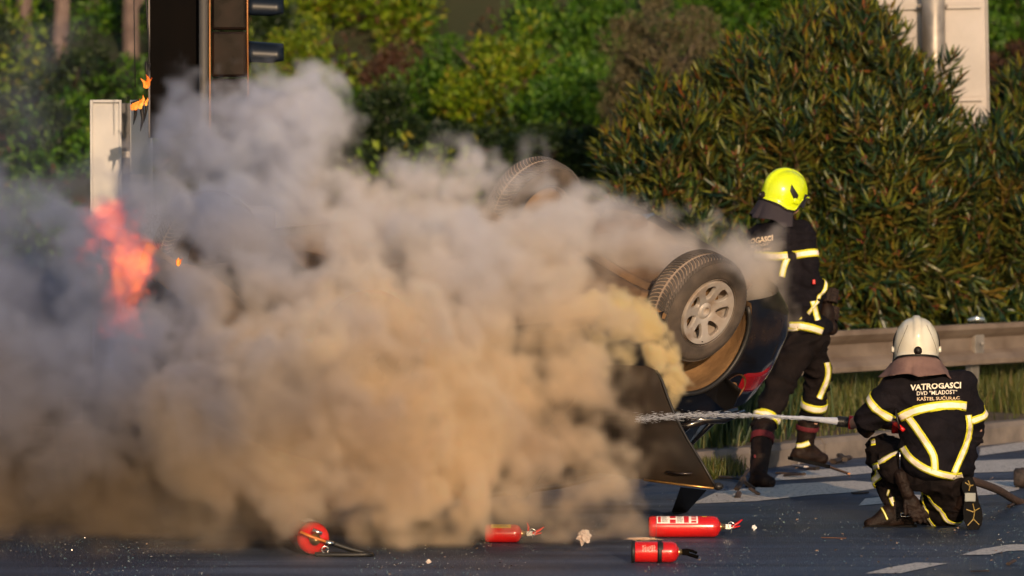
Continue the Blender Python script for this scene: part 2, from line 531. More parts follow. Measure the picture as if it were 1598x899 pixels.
# small panes of broken safety glass and grit strewn over the asphalt
def scatter_shards(name, n, m, smin, smax, box, label, seed, cat):
    r_ = np.random.default_rng(seed); V = []; F = []
    c = 0
    while c < n:
        px = r_.uniform(*box[0]); py = box[1][0] + (box[1][1] - box[1][0]) * r_.random() ** 1.0
        g = G(px, py); x, y = g.x, g.y
        if pnoise(Vector((x * 1.3, y * 0.6, 2))) + 0.35 < r_.random() * 0.7: continue
        c += 1
        s = r_.uniform(smin, smax); h = s * r_.uniform(.4, .9)
        a = r_.uniform(0, 6.28); k = 4
        q = [(x + math.cos(a + i * 2.094 + r_.uniform(-.4, .4)) * s, y + math.sin(a + i * 2.094) * s, 0.001 + (i == 0) * h * 0.5) for i in range(3)]
        t = (x + r_.uniform(-.5, .5) * s, y + r_.uniform(-.5, .5) * s, 0.001 + h)
        b = len(V); V += q + [t]; F += [(b, b + 1, b + 3), (b + 1, b + 2, b + 3), (b + 2, b, b + 3)]
    return tag(mesh_obj(name, V, F, m), label, cat, kind='stuff')


M_SHARD = mat('safety_glass_crumb', rough=0.12, spec=1.0, island=[(0, (0.10, 0.25, 0.28)), (0.55, (0.25, 0.42, 0.45)), (0.85, (0.65, 0.72, 0.72)), (1, (0.9, 0.9, 0.86))])
M_GRIT = mat('grit', rough=0.8, island=[(0, (0.02, 0.015, 0.012)), (0.6, (0.06, 0.04, 0.03)), (1, (0.3, 0.22, 0.17))])
scatter_shards('glass_crumbs', 4600, M_SHARD, 0.0018, 0.0046, ((-200, 1700), (770, 960)), 'crumbs of broken safety glass strewn across the dark asphalt', 5, 'broken glass')
scatter_shards('grit_crumbs', 500, M_GRIT, 0.004, 0.012, ((-200, 1700), (725, 920)), 'dark grit and sooty flakes scattered over the asphalt', 6, 'grit')

# ------------------------------------------------------------------ guardrail
def guardrail():
    A = Vector((1.66, 37.4, 0)); B = Vector((3.9, 40.25, 0)); C = Vector((9.0, 46.3, 0))
    root = empty('guardrail', (2.32, 38.2, 0), 'weathered steel crash barrier running behind the kneeling firefighter under the oleander', 'guardrail')
    prof = [(-0.028, 0.155), (-0.05, 0.150), (-0.05, 0.115), (-0.012, 0.075), (0.03, 0.045), (0.03, -0.045), (-0.012, -0.075), (-0.05, -0.115), (-0.05, -0.150), (-0.028, -0.155)]
    prof = [(-a, b) for a, b in prof]
    t = (C - A).normalized(); nrm = Vector((t.y, -t.x, 0)); nrm = nrm if nrm.y < 0 else -nrm       # towards the road
    nrm = nrm * 1.0
    L_ = (C - A).length; seg = 2.0; s0 = 0; i = 0
    while s0 < L_:
        e0, e1 = s0, min(L_, s0 + seg + 0.12); mb = MB(); vs = []
        for kk in range(5):
            s_ = e0 + (e1 - e0) * kk / 4
            for a, b in prof: vs.append(A + t * s_ + nrm * (a * 1.0 + 0.004 * (i % 2)) + Vector((0, 0, 0.64 + b + 0.004 * math.sin(s_ * 1.3))))
        k = len(prof)
        for kk in range(4):
            for j in range(k - 1): mb.f.append((kk * k + j, kk * k + j + 1, (kk + 1) * k + j + 1, (kk + 1) * k + j))
        mb.v = vs; mb.m = [0] * len(mb.f)
        o = mb.build('beam', M_RAIL, root, False)
        sol = o.modifiers.new('t', 'SOLIDIFY'); sol.thickness = 0.005
        s0 += seg; i += 1
    s0 = 0.9
    while s0 < L_:
        p = A + t * s0 - nrm * 0.06
        mb = MB(); mb.box(p + Vector((0, 0, 0.36)), (0.10, 0.06, 0.86), rot=(0, 0, math.atan2(t.y, t.x)), bev=0.006); mb.build('post', M_ZINC, root)
        mb = MB(); mb.box(p + nrm * 0.045 + Vector((0, 0, 0.64)), (0.12, 0.045, 0.2), rot=(0, 0, math.atan2(t.y, t.x)), bev=0.005); mb.build('spacer', M_ZINC, root)
        mb = MB(); mb.lathe([(0.0, .012), (.014, .010), (.017, 0)], axis_matrix(p + nrm * 0.092 + Vector((0, 0, 0.64)), nrm), 8); mb.build('bolt', M_ZINC, root, True)
        s0 += 2.0


guardrail()
gl = MB(); gl.tube([P(1510, 500, 39.5), P(1524, 497, 39.5), P(1536, 499, 39.5)], [0.012, 0.02, 0.014], 8)
tag(gl.build('crushed_can', mat('crushed_can', (0.55, 0.62, 0.66), 0.25, 0.8), None, True), 'small crushed shiny can lying on top of the guardrail', 'can')

# ------------------------------------------------------------------ foliage generators
def leaf_cloud(centers, n, size, seed, flat=0.0, long=1.0, curl=0.25):
    """leaf quads folded along the middle, spread in clumps; centres: (c, r, weight)"""
    r_ = np.random.default_rng(seed)
    W = np.array([c[2] for c in centers]); W = W / W.sum()
    idx = r_.choice(len(centers), n, p=W)
    C = np.array([c[0] for c in centers])[idx]; Rr = np.array([c[1] for c in centers])[idx]
    d = r_.normal(size=(n, 3)); d /= np.linalg.norm(d, axis=1)[:, None]
    rad = r_.random(n) ** 0.45
    pos = C + d * (Rr * rad)[:, None]
    ax = d + r_.normal(0, 0.75, (n, 3)); ax[:, 2] += 0.25; ax /= np.linalg.norm(ax, axis=1)[:, None]
    sd = np.cross(ax, r_.normal(size=(n, 3))); sd /= np.linalg.norm(sd, axis=1)[:, None]
    nm = np.cross(ax, sd)
    s = size * r_.uniform(0.6, 1.35, n)[:, None]
    w_ = s * 0.5 / long
    V = np.empty((n, 4, 3))
    V[:, 0] = pos; V[:, 1] = pos + ax * s * 0.5 - sd * w_ * 0.6 + nm * s * curl * .5
    V[:, 2] = pos + ax * s + nm * s * -0.1; V[:, 3] = pos + ax * s * 0.5 + sd * w_ * 0.6 + nm * s * curl * .5
    V = V.reshape(-1, 3)
    b = np.arange(n) * 4
    F = np.stack([np.stack([b, b + 1, b + 2], 1), np.stack([b, b + 2, b + 3], 1)], 1).reshape(-1, 3)
    return V, F


def np_mesh(name, V, F, m):
    me = bpy.data.meshes.new(name)
    nv, nf = len(V), len(F)
    me.vertices.add(nv); me.vertices.foreach_set('co', np.asarray(V, np.float32).ravel())
    me.loops.add(nf * 3); me.loops.foreach_set('vertex_index', np.asarray(F, np.int32).ravel())
    me.polygons.add(nf); me.polygons.foreach_set('loop_start', np.arange(nf, dtype=np.int32) * 3)
    me.update(calc_edges=True); me.materials.append(m)
    return me


LEAF = {
    'yellow': leaf_mat('yellow_green_leaves', [(0, (0.05, 0.10, 0.004)), (0.5, (0.14, 0.24, 0.006)), (0.85, (0.26, 0.33, 0.010)), (1, (0.24, 0.15, 0.02))], 0.35),
    'green': leaf_mat('green_leaves', [(0, (0.02, 0.07, 0.005)), (0.6, (0.06, 0.16, 0.008)), (1, (0.12, 0.22, 0.012))], 0.3),
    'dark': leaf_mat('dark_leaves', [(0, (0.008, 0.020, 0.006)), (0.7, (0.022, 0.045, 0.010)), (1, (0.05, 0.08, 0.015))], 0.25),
    'olive': leaf_mat('olive_leaves', [(0, (0.05, 0.045, 0.022)), (0.5, (0.11, 0.095, 0.045)), (1, (0.20, 0.16, 0.08))], 0.2),
    'brown': leaf_mat('dry_brown_leaves', [(0, (0.030, 0.014, 0.010)), (0.6, (0.075, 0.032, 0.018)), (1, (0.13, 0.07, 0.03))], 0.2),
}
M_BARK = mat('bark', (0.045, 0.03, 0.022), 0.9, col2=(0.10, 0.07, 0.055), scale=12, bump=0.5)
M_PALEBARK = mat('pale_bark', (0.10, 0.07, 0.065), 0.9, col2=(0.18, 0.13, 0.115), scale=6, bump=0.4)

CROWNS = {}
def crown_mesh(kind, variant):
    k = (kind, variant)
    if k in CROWNS: return CROWNS[k]
    r_ = random.Random(sum(map(ord, kind)) + variant * 31)
    cs = []
    for i in range(46):
        th = r_.uniform(0, 6.28); z = r_.uniform(-0.75, 1); q = math.sqrt(max(0, 1 - z * z)); rr = r_.uniform(0.5, 1.0)
        c = (math.cos(th) * q * rr, math.sin(th) * q * rr, z * rr)
        cs.append((c, r_.uniform(0.12, 0.30), r_.uniform(.5, 1.5)))
    for i in range(10):
        cs.append(((r_.uniform(-.4, .4), r_.uniform(-.4, .4), r_.uniform(-.5, .5)), 0.35, 1.0))
    long = 2.6 if kind == 'olive' else 1.3
    V, F = leaf_cloud(cs, 6500 if kind != 'olive' else 8000, 0.10 if kind != 'olive' else 0.08, 11 * variant + len(kind), long=long)
    CROWNS[k] = np_mesh(kind + '_crown', V, F, LEAF[kind])
    return CROWNS[k]


def shrub(name, px, py, d, rx, ry, kind, variant, label, cat='shrub', group=None, trunk=M_BARK):
    c = P(px, py, d); s = FPX / d; rx *= 1.15 / s; ry *= 1.15 / s
    g = Vector((c.x, d, hill_h(c.x, d)))
    g.z = min(g.z, c.z - ry * 0.7)
    root = empty(name, g, label, cat, group)
    o = bpy.data.objects.new('crown', crown_mesh(kind, variant)); COL.objects.link(o); o.parent = root
    o.location = c - g; o.scale = (rx, max(rx, ry) * 0.9, ry); o.rotation_euler = (0, 0, random.uniform(0, 6.28))
    tag(o, kind='stuff')
    mb = MB(); r0 = 0.05 + 0.04 * rx
    base = Vector((0, 0, -0.3)); cc = c - g
    n = 4
    mb.tube([base, cc * 0.5 + Vector((0.05 * rx, 0, -0.1)), cc - Vector((0, 0, ry * 0.3)), cc + Vector((0, 0, ry * 0.4))], [r0, r0 * .8, r0 * .5, r0 * .15], 7)
    t_ = mb.build('trunk', trunk); t_.parent = root
    for i in range(n):
        a = i * 6.28 / n + random.uniform(-.5, .5); mb = MB()
        st = cc - Vector((0, 0, ry * random.uniform(.1, .5)))
        en = cc + Vector((math.cos(a) * rx * .75, math.sin(a) * rx * .75, ry * random.uniform(.0, .7)))
        mb.tube([st, st.lerp(en, .5) + Vector((0, 0, .08 * ry)), en], [r0 * .45, r0 * .3, r0 * .1], 5)
        l_ = mb.build('limb', trunk); l_.parent = root
    return root


def bare_tree(px, d, h_px, label, seed, lean=0):
    r_ = random.Random(seed); b = P(px, 170, d); s = FPX / d; H = h_px / s
    g = Vector((b.x, d, hill_h(b.x, d))); root = empty('bare_tree', g, label, 'bare tree', 'leafless trees on the smoky slope')
    mb = MB(); top = Vector((lean, 0, H))
    pts = [Vector((0, 0, -0.3)), Vector((lean * .3 + r_.uniform(-.1, .1), 0, H * .35)), Vector((lean * .6 + r_.uniform(-.1, .1), 0, H * .7)), top]
    mb.tube(pts, [.10, .08, .055, .015], 7); mb.build('trunk', M_PALEBARK).parent = root
    for i in range(11):
        f = r_.uniform(.2, .95); p = pts[0].lerp(top, f); a = r_.uniform(0, 6.28); l_ = H * r_.uniform(.2, .45) * (1.1 - f * .5)
        e = p + Vector((math.cos(a) * l_ * .6, math.sin(a) * l_ * .6, l_ * .8))
        mb = MB(); mb.tube([p, p.lerp(e, .5) + Vector((r_.uniform(-.1, .1), 0, -.05)), e], [.035, .022, .006], 5)
        for j in range(5):
            p2 = p.lerp(e, r_.uniform(.3, .95)); e2 = p2 + Vector((r_.uniform(-.4, .4), r_.uniform(-.4, .4), r_.uniform(.1, .6)))
            mb.tube([p2, e2], [.010, .003], 4)
        mb.build('branch', M_PALEBARK).parent = root


SH = [
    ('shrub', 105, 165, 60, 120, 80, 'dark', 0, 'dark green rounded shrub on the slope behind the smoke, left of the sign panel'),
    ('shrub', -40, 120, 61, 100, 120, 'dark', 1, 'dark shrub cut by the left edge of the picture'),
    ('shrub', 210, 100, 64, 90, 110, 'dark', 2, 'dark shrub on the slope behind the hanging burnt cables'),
    ('shrub', 30, 20, 68, 120, 90, 'brown', 0, 'brown dead shrub among the leafless trees in the top left corner'),
    ('shrub', 190, 0, 70, 110, 80, 'brown', 1, 'brown dead shrub above the white sign panel'),
    ('shrub', 462, 100, 57, 62, 60, 'yellow', 0, 'bright yellow green shrub beside the lower signal visor'),
    ('shrub', 560, 45, 63, 120, 90, 'yellow', 1, 'wide yellow green shrub on the slope right of the upper signal visor'),
    ('shrub', 500, 190, 58, 90, 70, 'green', 0, 'green shrub just above the top of the tall smoke plume'),
    ('shrub', 610, 140, 60, 60, 60, 'brown', 2, 'reddish brown dry shrub between the green ones above the smoke notch'),
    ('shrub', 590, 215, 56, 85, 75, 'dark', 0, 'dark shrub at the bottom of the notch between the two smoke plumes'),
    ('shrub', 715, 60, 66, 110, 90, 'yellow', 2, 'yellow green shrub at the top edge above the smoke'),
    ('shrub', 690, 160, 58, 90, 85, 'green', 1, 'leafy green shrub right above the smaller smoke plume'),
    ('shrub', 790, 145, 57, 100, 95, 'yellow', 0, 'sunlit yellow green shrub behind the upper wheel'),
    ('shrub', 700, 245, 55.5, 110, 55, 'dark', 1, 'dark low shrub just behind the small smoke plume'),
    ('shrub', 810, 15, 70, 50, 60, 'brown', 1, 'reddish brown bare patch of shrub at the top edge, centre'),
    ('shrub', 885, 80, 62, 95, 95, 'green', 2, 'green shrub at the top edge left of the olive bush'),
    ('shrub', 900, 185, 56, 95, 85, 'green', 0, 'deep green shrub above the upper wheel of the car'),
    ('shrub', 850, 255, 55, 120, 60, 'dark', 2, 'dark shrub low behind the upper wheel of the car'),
    ('olive_bush', 1045, 95, 52, 90, 88, 'olive', 0, 'grey brown olive bush left of the oleander, above its low shoots'),
    ('olive_bush', 990, 170, 52.5, 60, 60, 'olive', 1, 'small grey brown bush at the foot of the bigger olive bush'),
    ('shrub', 1150, 40, 60, 110, 70, 'green', 1, 'green shrub at the top edge behind the oleander crown'),
    ('shrub', 975, 20, 66, 90, 80, 'green', 2, 'green shrub at the top edge just left of the olive bush'),
    ('shrub', 1290, 0, 60, 120, 60, 'green', 0, 'green shrub showing above the oleander left of the road sign'),
    ('shrub', 1590, 40, 58, 80, 90, 'green', 2, 'green shrub in the top right corner behind the road sign'),
    ('shrub', 1580, 120, 57, 70, 45, 'brown', 0, 'rusty brown shrub right of the road sign'),
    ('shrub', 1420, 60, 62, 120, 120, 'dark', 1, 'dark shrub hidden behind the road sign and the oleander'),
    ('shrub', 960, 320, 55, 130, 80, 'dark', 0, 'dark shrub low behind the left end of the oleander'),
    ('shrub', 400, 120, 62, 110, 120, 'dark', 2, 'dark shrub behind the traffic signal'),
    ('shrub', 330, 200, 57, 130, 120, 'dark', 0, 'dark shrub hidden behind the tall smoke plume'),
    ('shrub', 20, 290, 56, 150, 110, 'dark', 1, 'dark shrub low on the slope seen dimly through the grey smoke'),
    ('shrub', 1700, 220, 57, 120, 160, 'dark', 0, 'dark shrub just beyond the right edge of the picture'),
    ('shrub', 1750, 20, 62, 120, 120, 'green', 1, 'green shrub beyond the top right corner'),
]
for a in SH: shrub(*a, group='shrubs on the hillside')
for i, (px, d, h, l_) in enumerate(((88, 60, 560, 0.1), (150, 63, 520, -.1), (30, 62, 560, 0.2), (-30, 60, 500, 0), (205, 61, 430, .15), (772, 64, 520, .1))):
    bare_tree(px, d, h, 'leafless tree with pale trunk on the slope ' + ['left of the white sign panel', 'directly above the white sign panel', 'near the top left corner', 'cut by the left edge', 'just left of the black signal', 'amid the green shrubs at the top edge'][i], i, l_)
# undergrowth between the shrubs
for nm, kd, sd, n_ in (('undergrowth', 'green', 1, 36000), ('undergrowth', 'dark', 2, 18000), ('undergrowth', 'brown', 3, 6000), ('undergrowth', 'yellow', 4, 26000)):
    r_ = np.random.default_rng(sd); cs = []
    while len(cs) < 170:
        y = r_.uniform(50.5, 70); x = r_.uniform(-1, 1) * y * 0.16
        if pnoise(Vector((x * .25, y * .25, sd * 7.7))) < 0.02: continue
        cs.append(((x, y, hill_h(x, y) + r_.uniform(0, .35)), r_.uniform(.25, .6), 1))
    V, F = leaf_cloud(cs, n_, 0.10, 50 + sd, long=1.4)
    o = bpy.data.objects.new(nm, np_mesh(nm, V, F, LEAF[kd])); COL.objects.link(o)
    tag(o, {'green': 'green', 'dark': 'dark green', 'brown': 'dry brown', 'yellow': 'yellow green'}[kd] + ' leafy undergrowth covering the slope between the shrubs', 'undergrowth', kind='stuff')
# the wood farther up the slope reads as one mass
cs = []
for i in range(150):
    x = rng.uniform(-22, 22); y = rng.uniform(70, 82)
    cs.append(((x, y, hill_h(x, y) + rng.uniform(-6, 3)), rng.uniform(.8, 1.9), 1))
V, F = leaf_cloud(cs, 60000, 0.30, 77, long=1.3)
o = bpy.data.objects.new('woodland', np_mesh('woodland', V, F, LEAF['green'])); COL.objects.link(o)
tag(o, 'green woodland mass filling the upper slope behind the shrubs', 'woodland', kind='stuff')

# ------------------------------------------------------------------ oleander
OL_LEAF = leaf_mat('oleander_leaf', [(0, (0.010, 0.032, 0.016)), (0.35, (0.032, 0.064, 0.022)), (0.65, (0.080, 0.096, 0.018)), (0.92, (0.13, 0.115, 0.018)), (1, (0.17, 0.05, 0.016))], 0.15, 0.36)
OL_YOUNG = leaf_mat('oleander_young_leaf', [(0, (0.07, 0.10, 0.010)), (0.8, (0.16, 0.17, 0.014)), (1, (0.22, 0.15, 0.018))], 0.25, 0.4)
OL_STEM = mat('oleander_stem', (0.07, 0.045, 0.018), 0.7, col2=(0.13, 0.07, 0.03), scale=20)
OL_BUD = mat('oleander_bud', (0.12, 0.02, 0.012), 0.6, col2=(0.20, 0.035, 0.015), scale=30)


def shoot_arrays(seed, n_wh=11, L_=0.42, bud=False):
    """one leafy shoot along +Z: leaves in threes; returns verts, tris, material ids"""
    r_ = random.Random(seed); V = []; F = []; Mi = []
    bend = Vector((r_.uniform(-.12, .12), r_.uniform(-.12, .12), 0))
    def ax(t): return Vector((bend.x * t * t, bend.y * t * t, L_ * t))
    for i in range(n_wh):
        t = 0.12 + 0.86 * i / (n_wh - 1); p = ax(t)
        for j in range(3):
            a = i * 1.05 + j * 2.094 + r_.uniform(-.25, .25)
            up = 0.15 + 0.8 * t + r_.uniform(-.2, .2); ll = r_.uniform(.15, .215) * (1 - .35 * max(0, t - .75) / .25); ww = ll * 0.082
            d = Vector((math.cos(a) * math.cos(up), math.sin(a) * math.cos(up), math.sin(up)))
            sd = Vector((-math.sin(a), math.cos(a), 0)); nm = d.cross(sd)
            droop = nm * (ll * r_.uniform(-.05, .16))
            n = len(V)
            V += [p, p + d * ll * .45 + sd * ww + droop * .2 + nm * -0.004, p + d * ll * .45 - sd * ww + droop * .2 - nm * 0.004, p + d * ll + droop, p + d * ll * .5 + droop * .1 + nm * .006]
            F += [(n, n + 1, n + 4), (n, n + 4, n + 2), (n + 1, n + 3, n + 4), (n + 4, n + 3, n + 2)]
            Mi += [1 if t > .88 else 0] * 4
    # stem: a thin three-sided tube
    k = 4
    for i in range(k):
        p = ax(i / (k - 1)); rr = 0.006 * (1 - .6 * i / (k - 1)); n = len(V)
        for j in range(3): V.append(p + Vector((math.cos(j * 2.09) * rr, math.sin(j * 2.09) * rr, 0)))
        if i:
            for j in range(3):
                a, b = n - 3 + j, n - 3 + (j + 1) % 3
                F += [(a, b, b + 3), (a, b + 3, a + 3)]; Mi += [2, 2]
    if bud:
        for j in range(7):
            p = ax(1.0) + Vector((r_.uniform(-.02, .02), r_.uniform(-.02, .02), r_.uniform(.0, .05))); n = len(V); l_ = r_.uniform(.018, .035); q = Vector((r_.uniform(-.4, .4), r_.uniform(-.4, .4), 1)).normalized() * l_
            V += [p + Vector((.005, 0, 0)), p + Vector((-.003, .004, 0)), p + Vector((-.003, -.004, 0)), p + q]
            F += [(n, n + 1, n + 3), (n + 1, n + 2, n + 3), (n + 2, n, n + 3)]; Mi += [3] * 3
    return np.array([v[:] for v in V]), np.array(F), np.array(Mi)


SHOOTS = [shoot_arrays(s, 9, .40, s % 3 == 0) for s in range(8)]
OLM = [OL_LEAF, OL_YOUNG, OL_STEM, OL_BUD]


def tri_obj_mesh(name, V, F, Mi, mats):
    me = np_mesh(name, V, F, mats[0])
    for m in mats[1:]: me.materials.append(m)
    me.polygons.foreach_set('material_index', np.asarray(Mi, np.int32))
    return me


SHOOT_MESH = [tri_obj_mesh('leafy_shoot', *a, OLM) for a in SHOOTS]


def oleander(label, blobs, n_part, n_stuff, base, seed, stems=14):
    """blobs: (px, py, d, rx_px, ry_px, depth m)"""
    r_ = random.Random(seed)
    root = empty('oleander', base, label, 'oleander', 'flowering oleanders behind the guardrail')
    B = []
    for (px, py, d, rx, ry, dz) in blobs:
        s = FPX / d; B.append((P(px, py, d), Vector((rx / s, dz, ry / s))))
    def inside(p, sh=1.0):
        for c, q in B:
            v = p - c
            if (v.x / q.x) ** 2 + (v.y / q.y) ** 2 + (v.z / q.z) ** 2 < sh: return True
        return False
    areas = [q.x * q.z for c, q in B]
    spots = []
    tries = 0
    while len(spots) < n_part + n_stuff and tries < 200000:
        tries += 1
        c, q = r_.choices(B, areas)[0]
        v = Vector((r_.gauss(0, 1), r_.gauss(0, 1), r_.gauss(0, 1))).normalized()
        if v.y > 0.35: continue
        rr = 1.0 - abs(r_.gauss(0, .16)) + (0.05 if r_.random() < .8 else .16)
        bump = 1 + 0.34 * pnoise(Vector((v.x * 3.2 + seed, v.y * 3, v.z * 3.2)))
        p = c + Vector((v.x * q.x, v.y * q.y, v.z * q.z)) * rr * bump
        if inside(p, 0.55): continue
        if p.z < 0.35: continue
        n = Vector((v.x / q.x, v.y / q.y, v.z / q.z)).normalized()
        droop = -0.35 if p.z < 1.2 else 1.0
        dr = (n * 0.7 + Vector((r_.gauss(0, .3), r_.gauss(0, .3), droop + r_.gauss(0, .25)))).normalized()
        spots.append((p - dr * 0.28, dr, r_.uniform(.8, 1.25), r_.randrange(8), r_.uniform(0, 6.28), rr))
    spots.sort(key=lambda s: (s[0].y + 2.0 * (1 - s[5])))
    VV = []; FF = []; MM = []; n0 = 0
    for i, (p, dr, sc, k, rot, rr) in enumerate(spots):
        M = axis_matrix(p, dr) @ Matrix.Rotation(rot, 4, 'Z') @ Matrix.Scale(sc, 4)
        if i < n_part:
            o = bpy.data.objects.new('leafy_shoot', SHOOT_MESH[k]); COL.objects.link(o); o.parent = root
            o.matrix_local = Matrix.Translation(-Vector(base)) @ M
        else:
            V, F, Mi = SHOOTS[k]; a = np.array(M)
            VV.append(V @ a[:3, :3].T + a[:3, 3]); FF.append(F + n0); MM.append(Mi); n0 += len(V)
    if VV:
        me = tri_obj_mesh('foliage', np.concatenate(VV), np.concatenate(FF), np.concatenate(MM), OLM)
        o = bpy.data.objects.new('foliage', me); COL.objects.link(o); adopt(o, root); tag(o, kind='stuff')
    for i in range(stems):
        p, dr, sc, k, rot, rr = spots[r_.randrange(len(spots))]
        b = Vector(base) + Vector((r_.uniform(-.5, .5), r_.uniform(-.2, .2), 0.05))
        mb = MB(); mb.tube([b, b.lerp(p, .5) + Vector((0, 0.1, .15)), p], [.018, .014, .006], 5); mb.build('branch', OL_STEM, root)


oleander('large oleander with narrow leaves and red buds, overlapping the left half of the sign',
         [(1075, 370, 41.2, 120, 190, .75), (1010, 300, 41.3, 75, 90, .6), (1100, 230, 41.6, 95, 95, .6), (1230, 300, 41.4, 165, 215, .85), (1290, 160, 41.8, 100, 120, .7),
          (1380, 275, 41.0, 105, 160, .7), (1355, 110, 41.4, 55, 70, .45), (1330, 420, 40.9, 170, 110, .6), (1440, 290, 41.0, 60, 100, .4), (1180, 470, 40.6, 120, 90, .6)],
         300, 1500, (2.6, 41.9, 0.2), 3)
oleander('lower oleander at the right edge, right of the road sign above the guardrail',
         [(1555, 345, 41.4, 110, 120, .7), (1665, 320, 42.3, 110, 180, .8), (1520, 420, 41.6, 130, 85, .6), (1720, 380, 43, 120, 160, .8), (1602, 255, 42.3, 52, 115, .6)],
         170, 800, (4.6, 43.0, 0.2), 4)
# ------------------------------------------------------------------ road sign seen from behind (right)
def road_sign():
    d = 41.6; s = FPX / d
    base = P(1456, 480, d); base.z = 0.2
    root = empty('road_sign', base, 'large pale road sign seen from the back on a galvanised post behind the oleander', 'road sign')
    a = P(1374, 0, d + .12); b = P(1547, 206, d + .12); a0 = P(1547, 0, d + .12)
    W = 0.87; H = 2.1; tilt = R(-1.2)
    cx = (a.x + b.x) / 2 - 0.01; zb = b.z
    M = Matrix.Translation((cx, d + .13, zb)) @ Matrix.Rotation(tilt, 4, 'Y') @ Matrix.Rotation(R(-6), 4, 'Z')
    mb = MB()
    for (x0, x1) in ((-W / 2, -0.012), (-0.008, W / 2)): mb.box(M @ Vector(((x0 + x1) / 2, 0, H / 2)), (x1 - x0, .004, H), rot=M)
    mb.build('panel', M_SIGN, root)
    for sx in (-1, 1):
        mb = MB(); mb.box(M @ Vector((sx * (W / 2 - 0.004), -.014, H / 2)), (.012, .030, H), rot=M, bev=.003); mb.build('edge_rim', M_SIGN, root)
    mb = MB(); mb.box(M @ Vector((0, -.014, .004)), (W - .02, .03, .012), rot=M, bev=.003); mb.build('edge_rim', M_SIGN, root)
    for z in (0.20 + 0.06, 0.99, 1.75):
        mb = MB(); mb.box(M @ Vector((0, -.022, z)), (W * .88, .03, .045), rot=M, bev=.004); mb.box(M @ Vector((0, -.04, z + .017)), (W * .88, .008, .010), rot=M); mb.box(M @ Vector((0, -.04, z - .017)), (W * .88, .008, .010), rot=M)
        mb.build('rail', M_SIGN, root)
        mb = MB(); mb.tube([P(1456, 100, d) + Vector((-.115, .02, z + zb - P(1456, 100, d).z)), P(1456, 100, d) + Vector((.115, .02, z + zb - P(1456, 100, d).z))], .018, 6); mb.build('clamp', M_ZINC, root)
    mb = MB(); x = P(1456, 100, d - .02).x
    mb.tube([Vector((x, d - .02, 0.1)), Vector((x + .01, d - .02, 2.5)), Vector((x - .01, d - .02, 4.6))], 0.092, 20); mb.build('post', M_ZINC, root, True)
    for (px, py) in ((1530, 193),):
        p = P(px, py, d + .09); mb = MB(); mb.ell(p, (.022, .008, .020)); mb.ell(p + Vector((-.012, 0, .012)), (.013, .006, .012)); mb.ell(p + Vector((.012, 0, .012)), (.013, .006, .012))
        mb.build('bolt_glint', mat('glint_white', (.8, .78, .7), .3), root, True)  # white heart shape modelled to stand for a bolt's highlight


road_sign()

# ------------------------------------------------------------------ left group: sign panel, traffic signal, burnt cables
M_SIGN2 = mat('grey_sign_back', (0.40, 0.40, 0.41), 0.6, 0.1, col2=(0.52, 0.51, 0.50), scale=3)


def sign_panel():
    d = 33.9; s = FPX / d
    b = P(190, 600, d); b.z = 0
    root = empty('sign_panel', b, 'white metal sign panel seen from behind, burning at its top corner, wrapped in grey smoke', 'sign panel')
    x0, x1, x2, x3 = P(141, 155, d).x, P(190, 155, d).x, P(203, 155, d).x, P(238, 155, d).x
    zt = P(141, 156, d).z; zb = 1.55
    for (a, c, nm) in ((x0, x1, 'panel'), (x2, x3, 'panel')):
        mb = MB(); mb.box(((a + c) / 2, d, (zt + zb) / 2), (c - a, .012, zt - zb), bev=.003); mb.build(nm, M_SIGN2, root)
    fr = MB()
    for x in (x0 + .008, x1 - .008): fr.box((x, d - .018, (zt + zb) / 2), (.016, .026, zt - zb), bev=.003)
    fr.box(((x0 + x1) / 2, d - .018, zt - .008), (x1 - x0 - .034, .026, .018), bev=.003)
    fr.build('frame', M_SIGN2, root)
    mb = MB(); mb.box(((x1 + x2) / 2 + .004, d + .035, zt / 2 - .02), (x2 - x1 + .02, .05, zt), bev=.005); mb.build('post', mat('dark_post', (.06, .06, .065), .5, .4), root)
    for z in (zt - .35, zb + .3):
        mb = MB(); mb.box(((x0 + x3) / 2, d + .014, z), (x3 - x0 - .02, .014, .04)); mb.build('bracket', M_ZINC, root)


sign_panel()


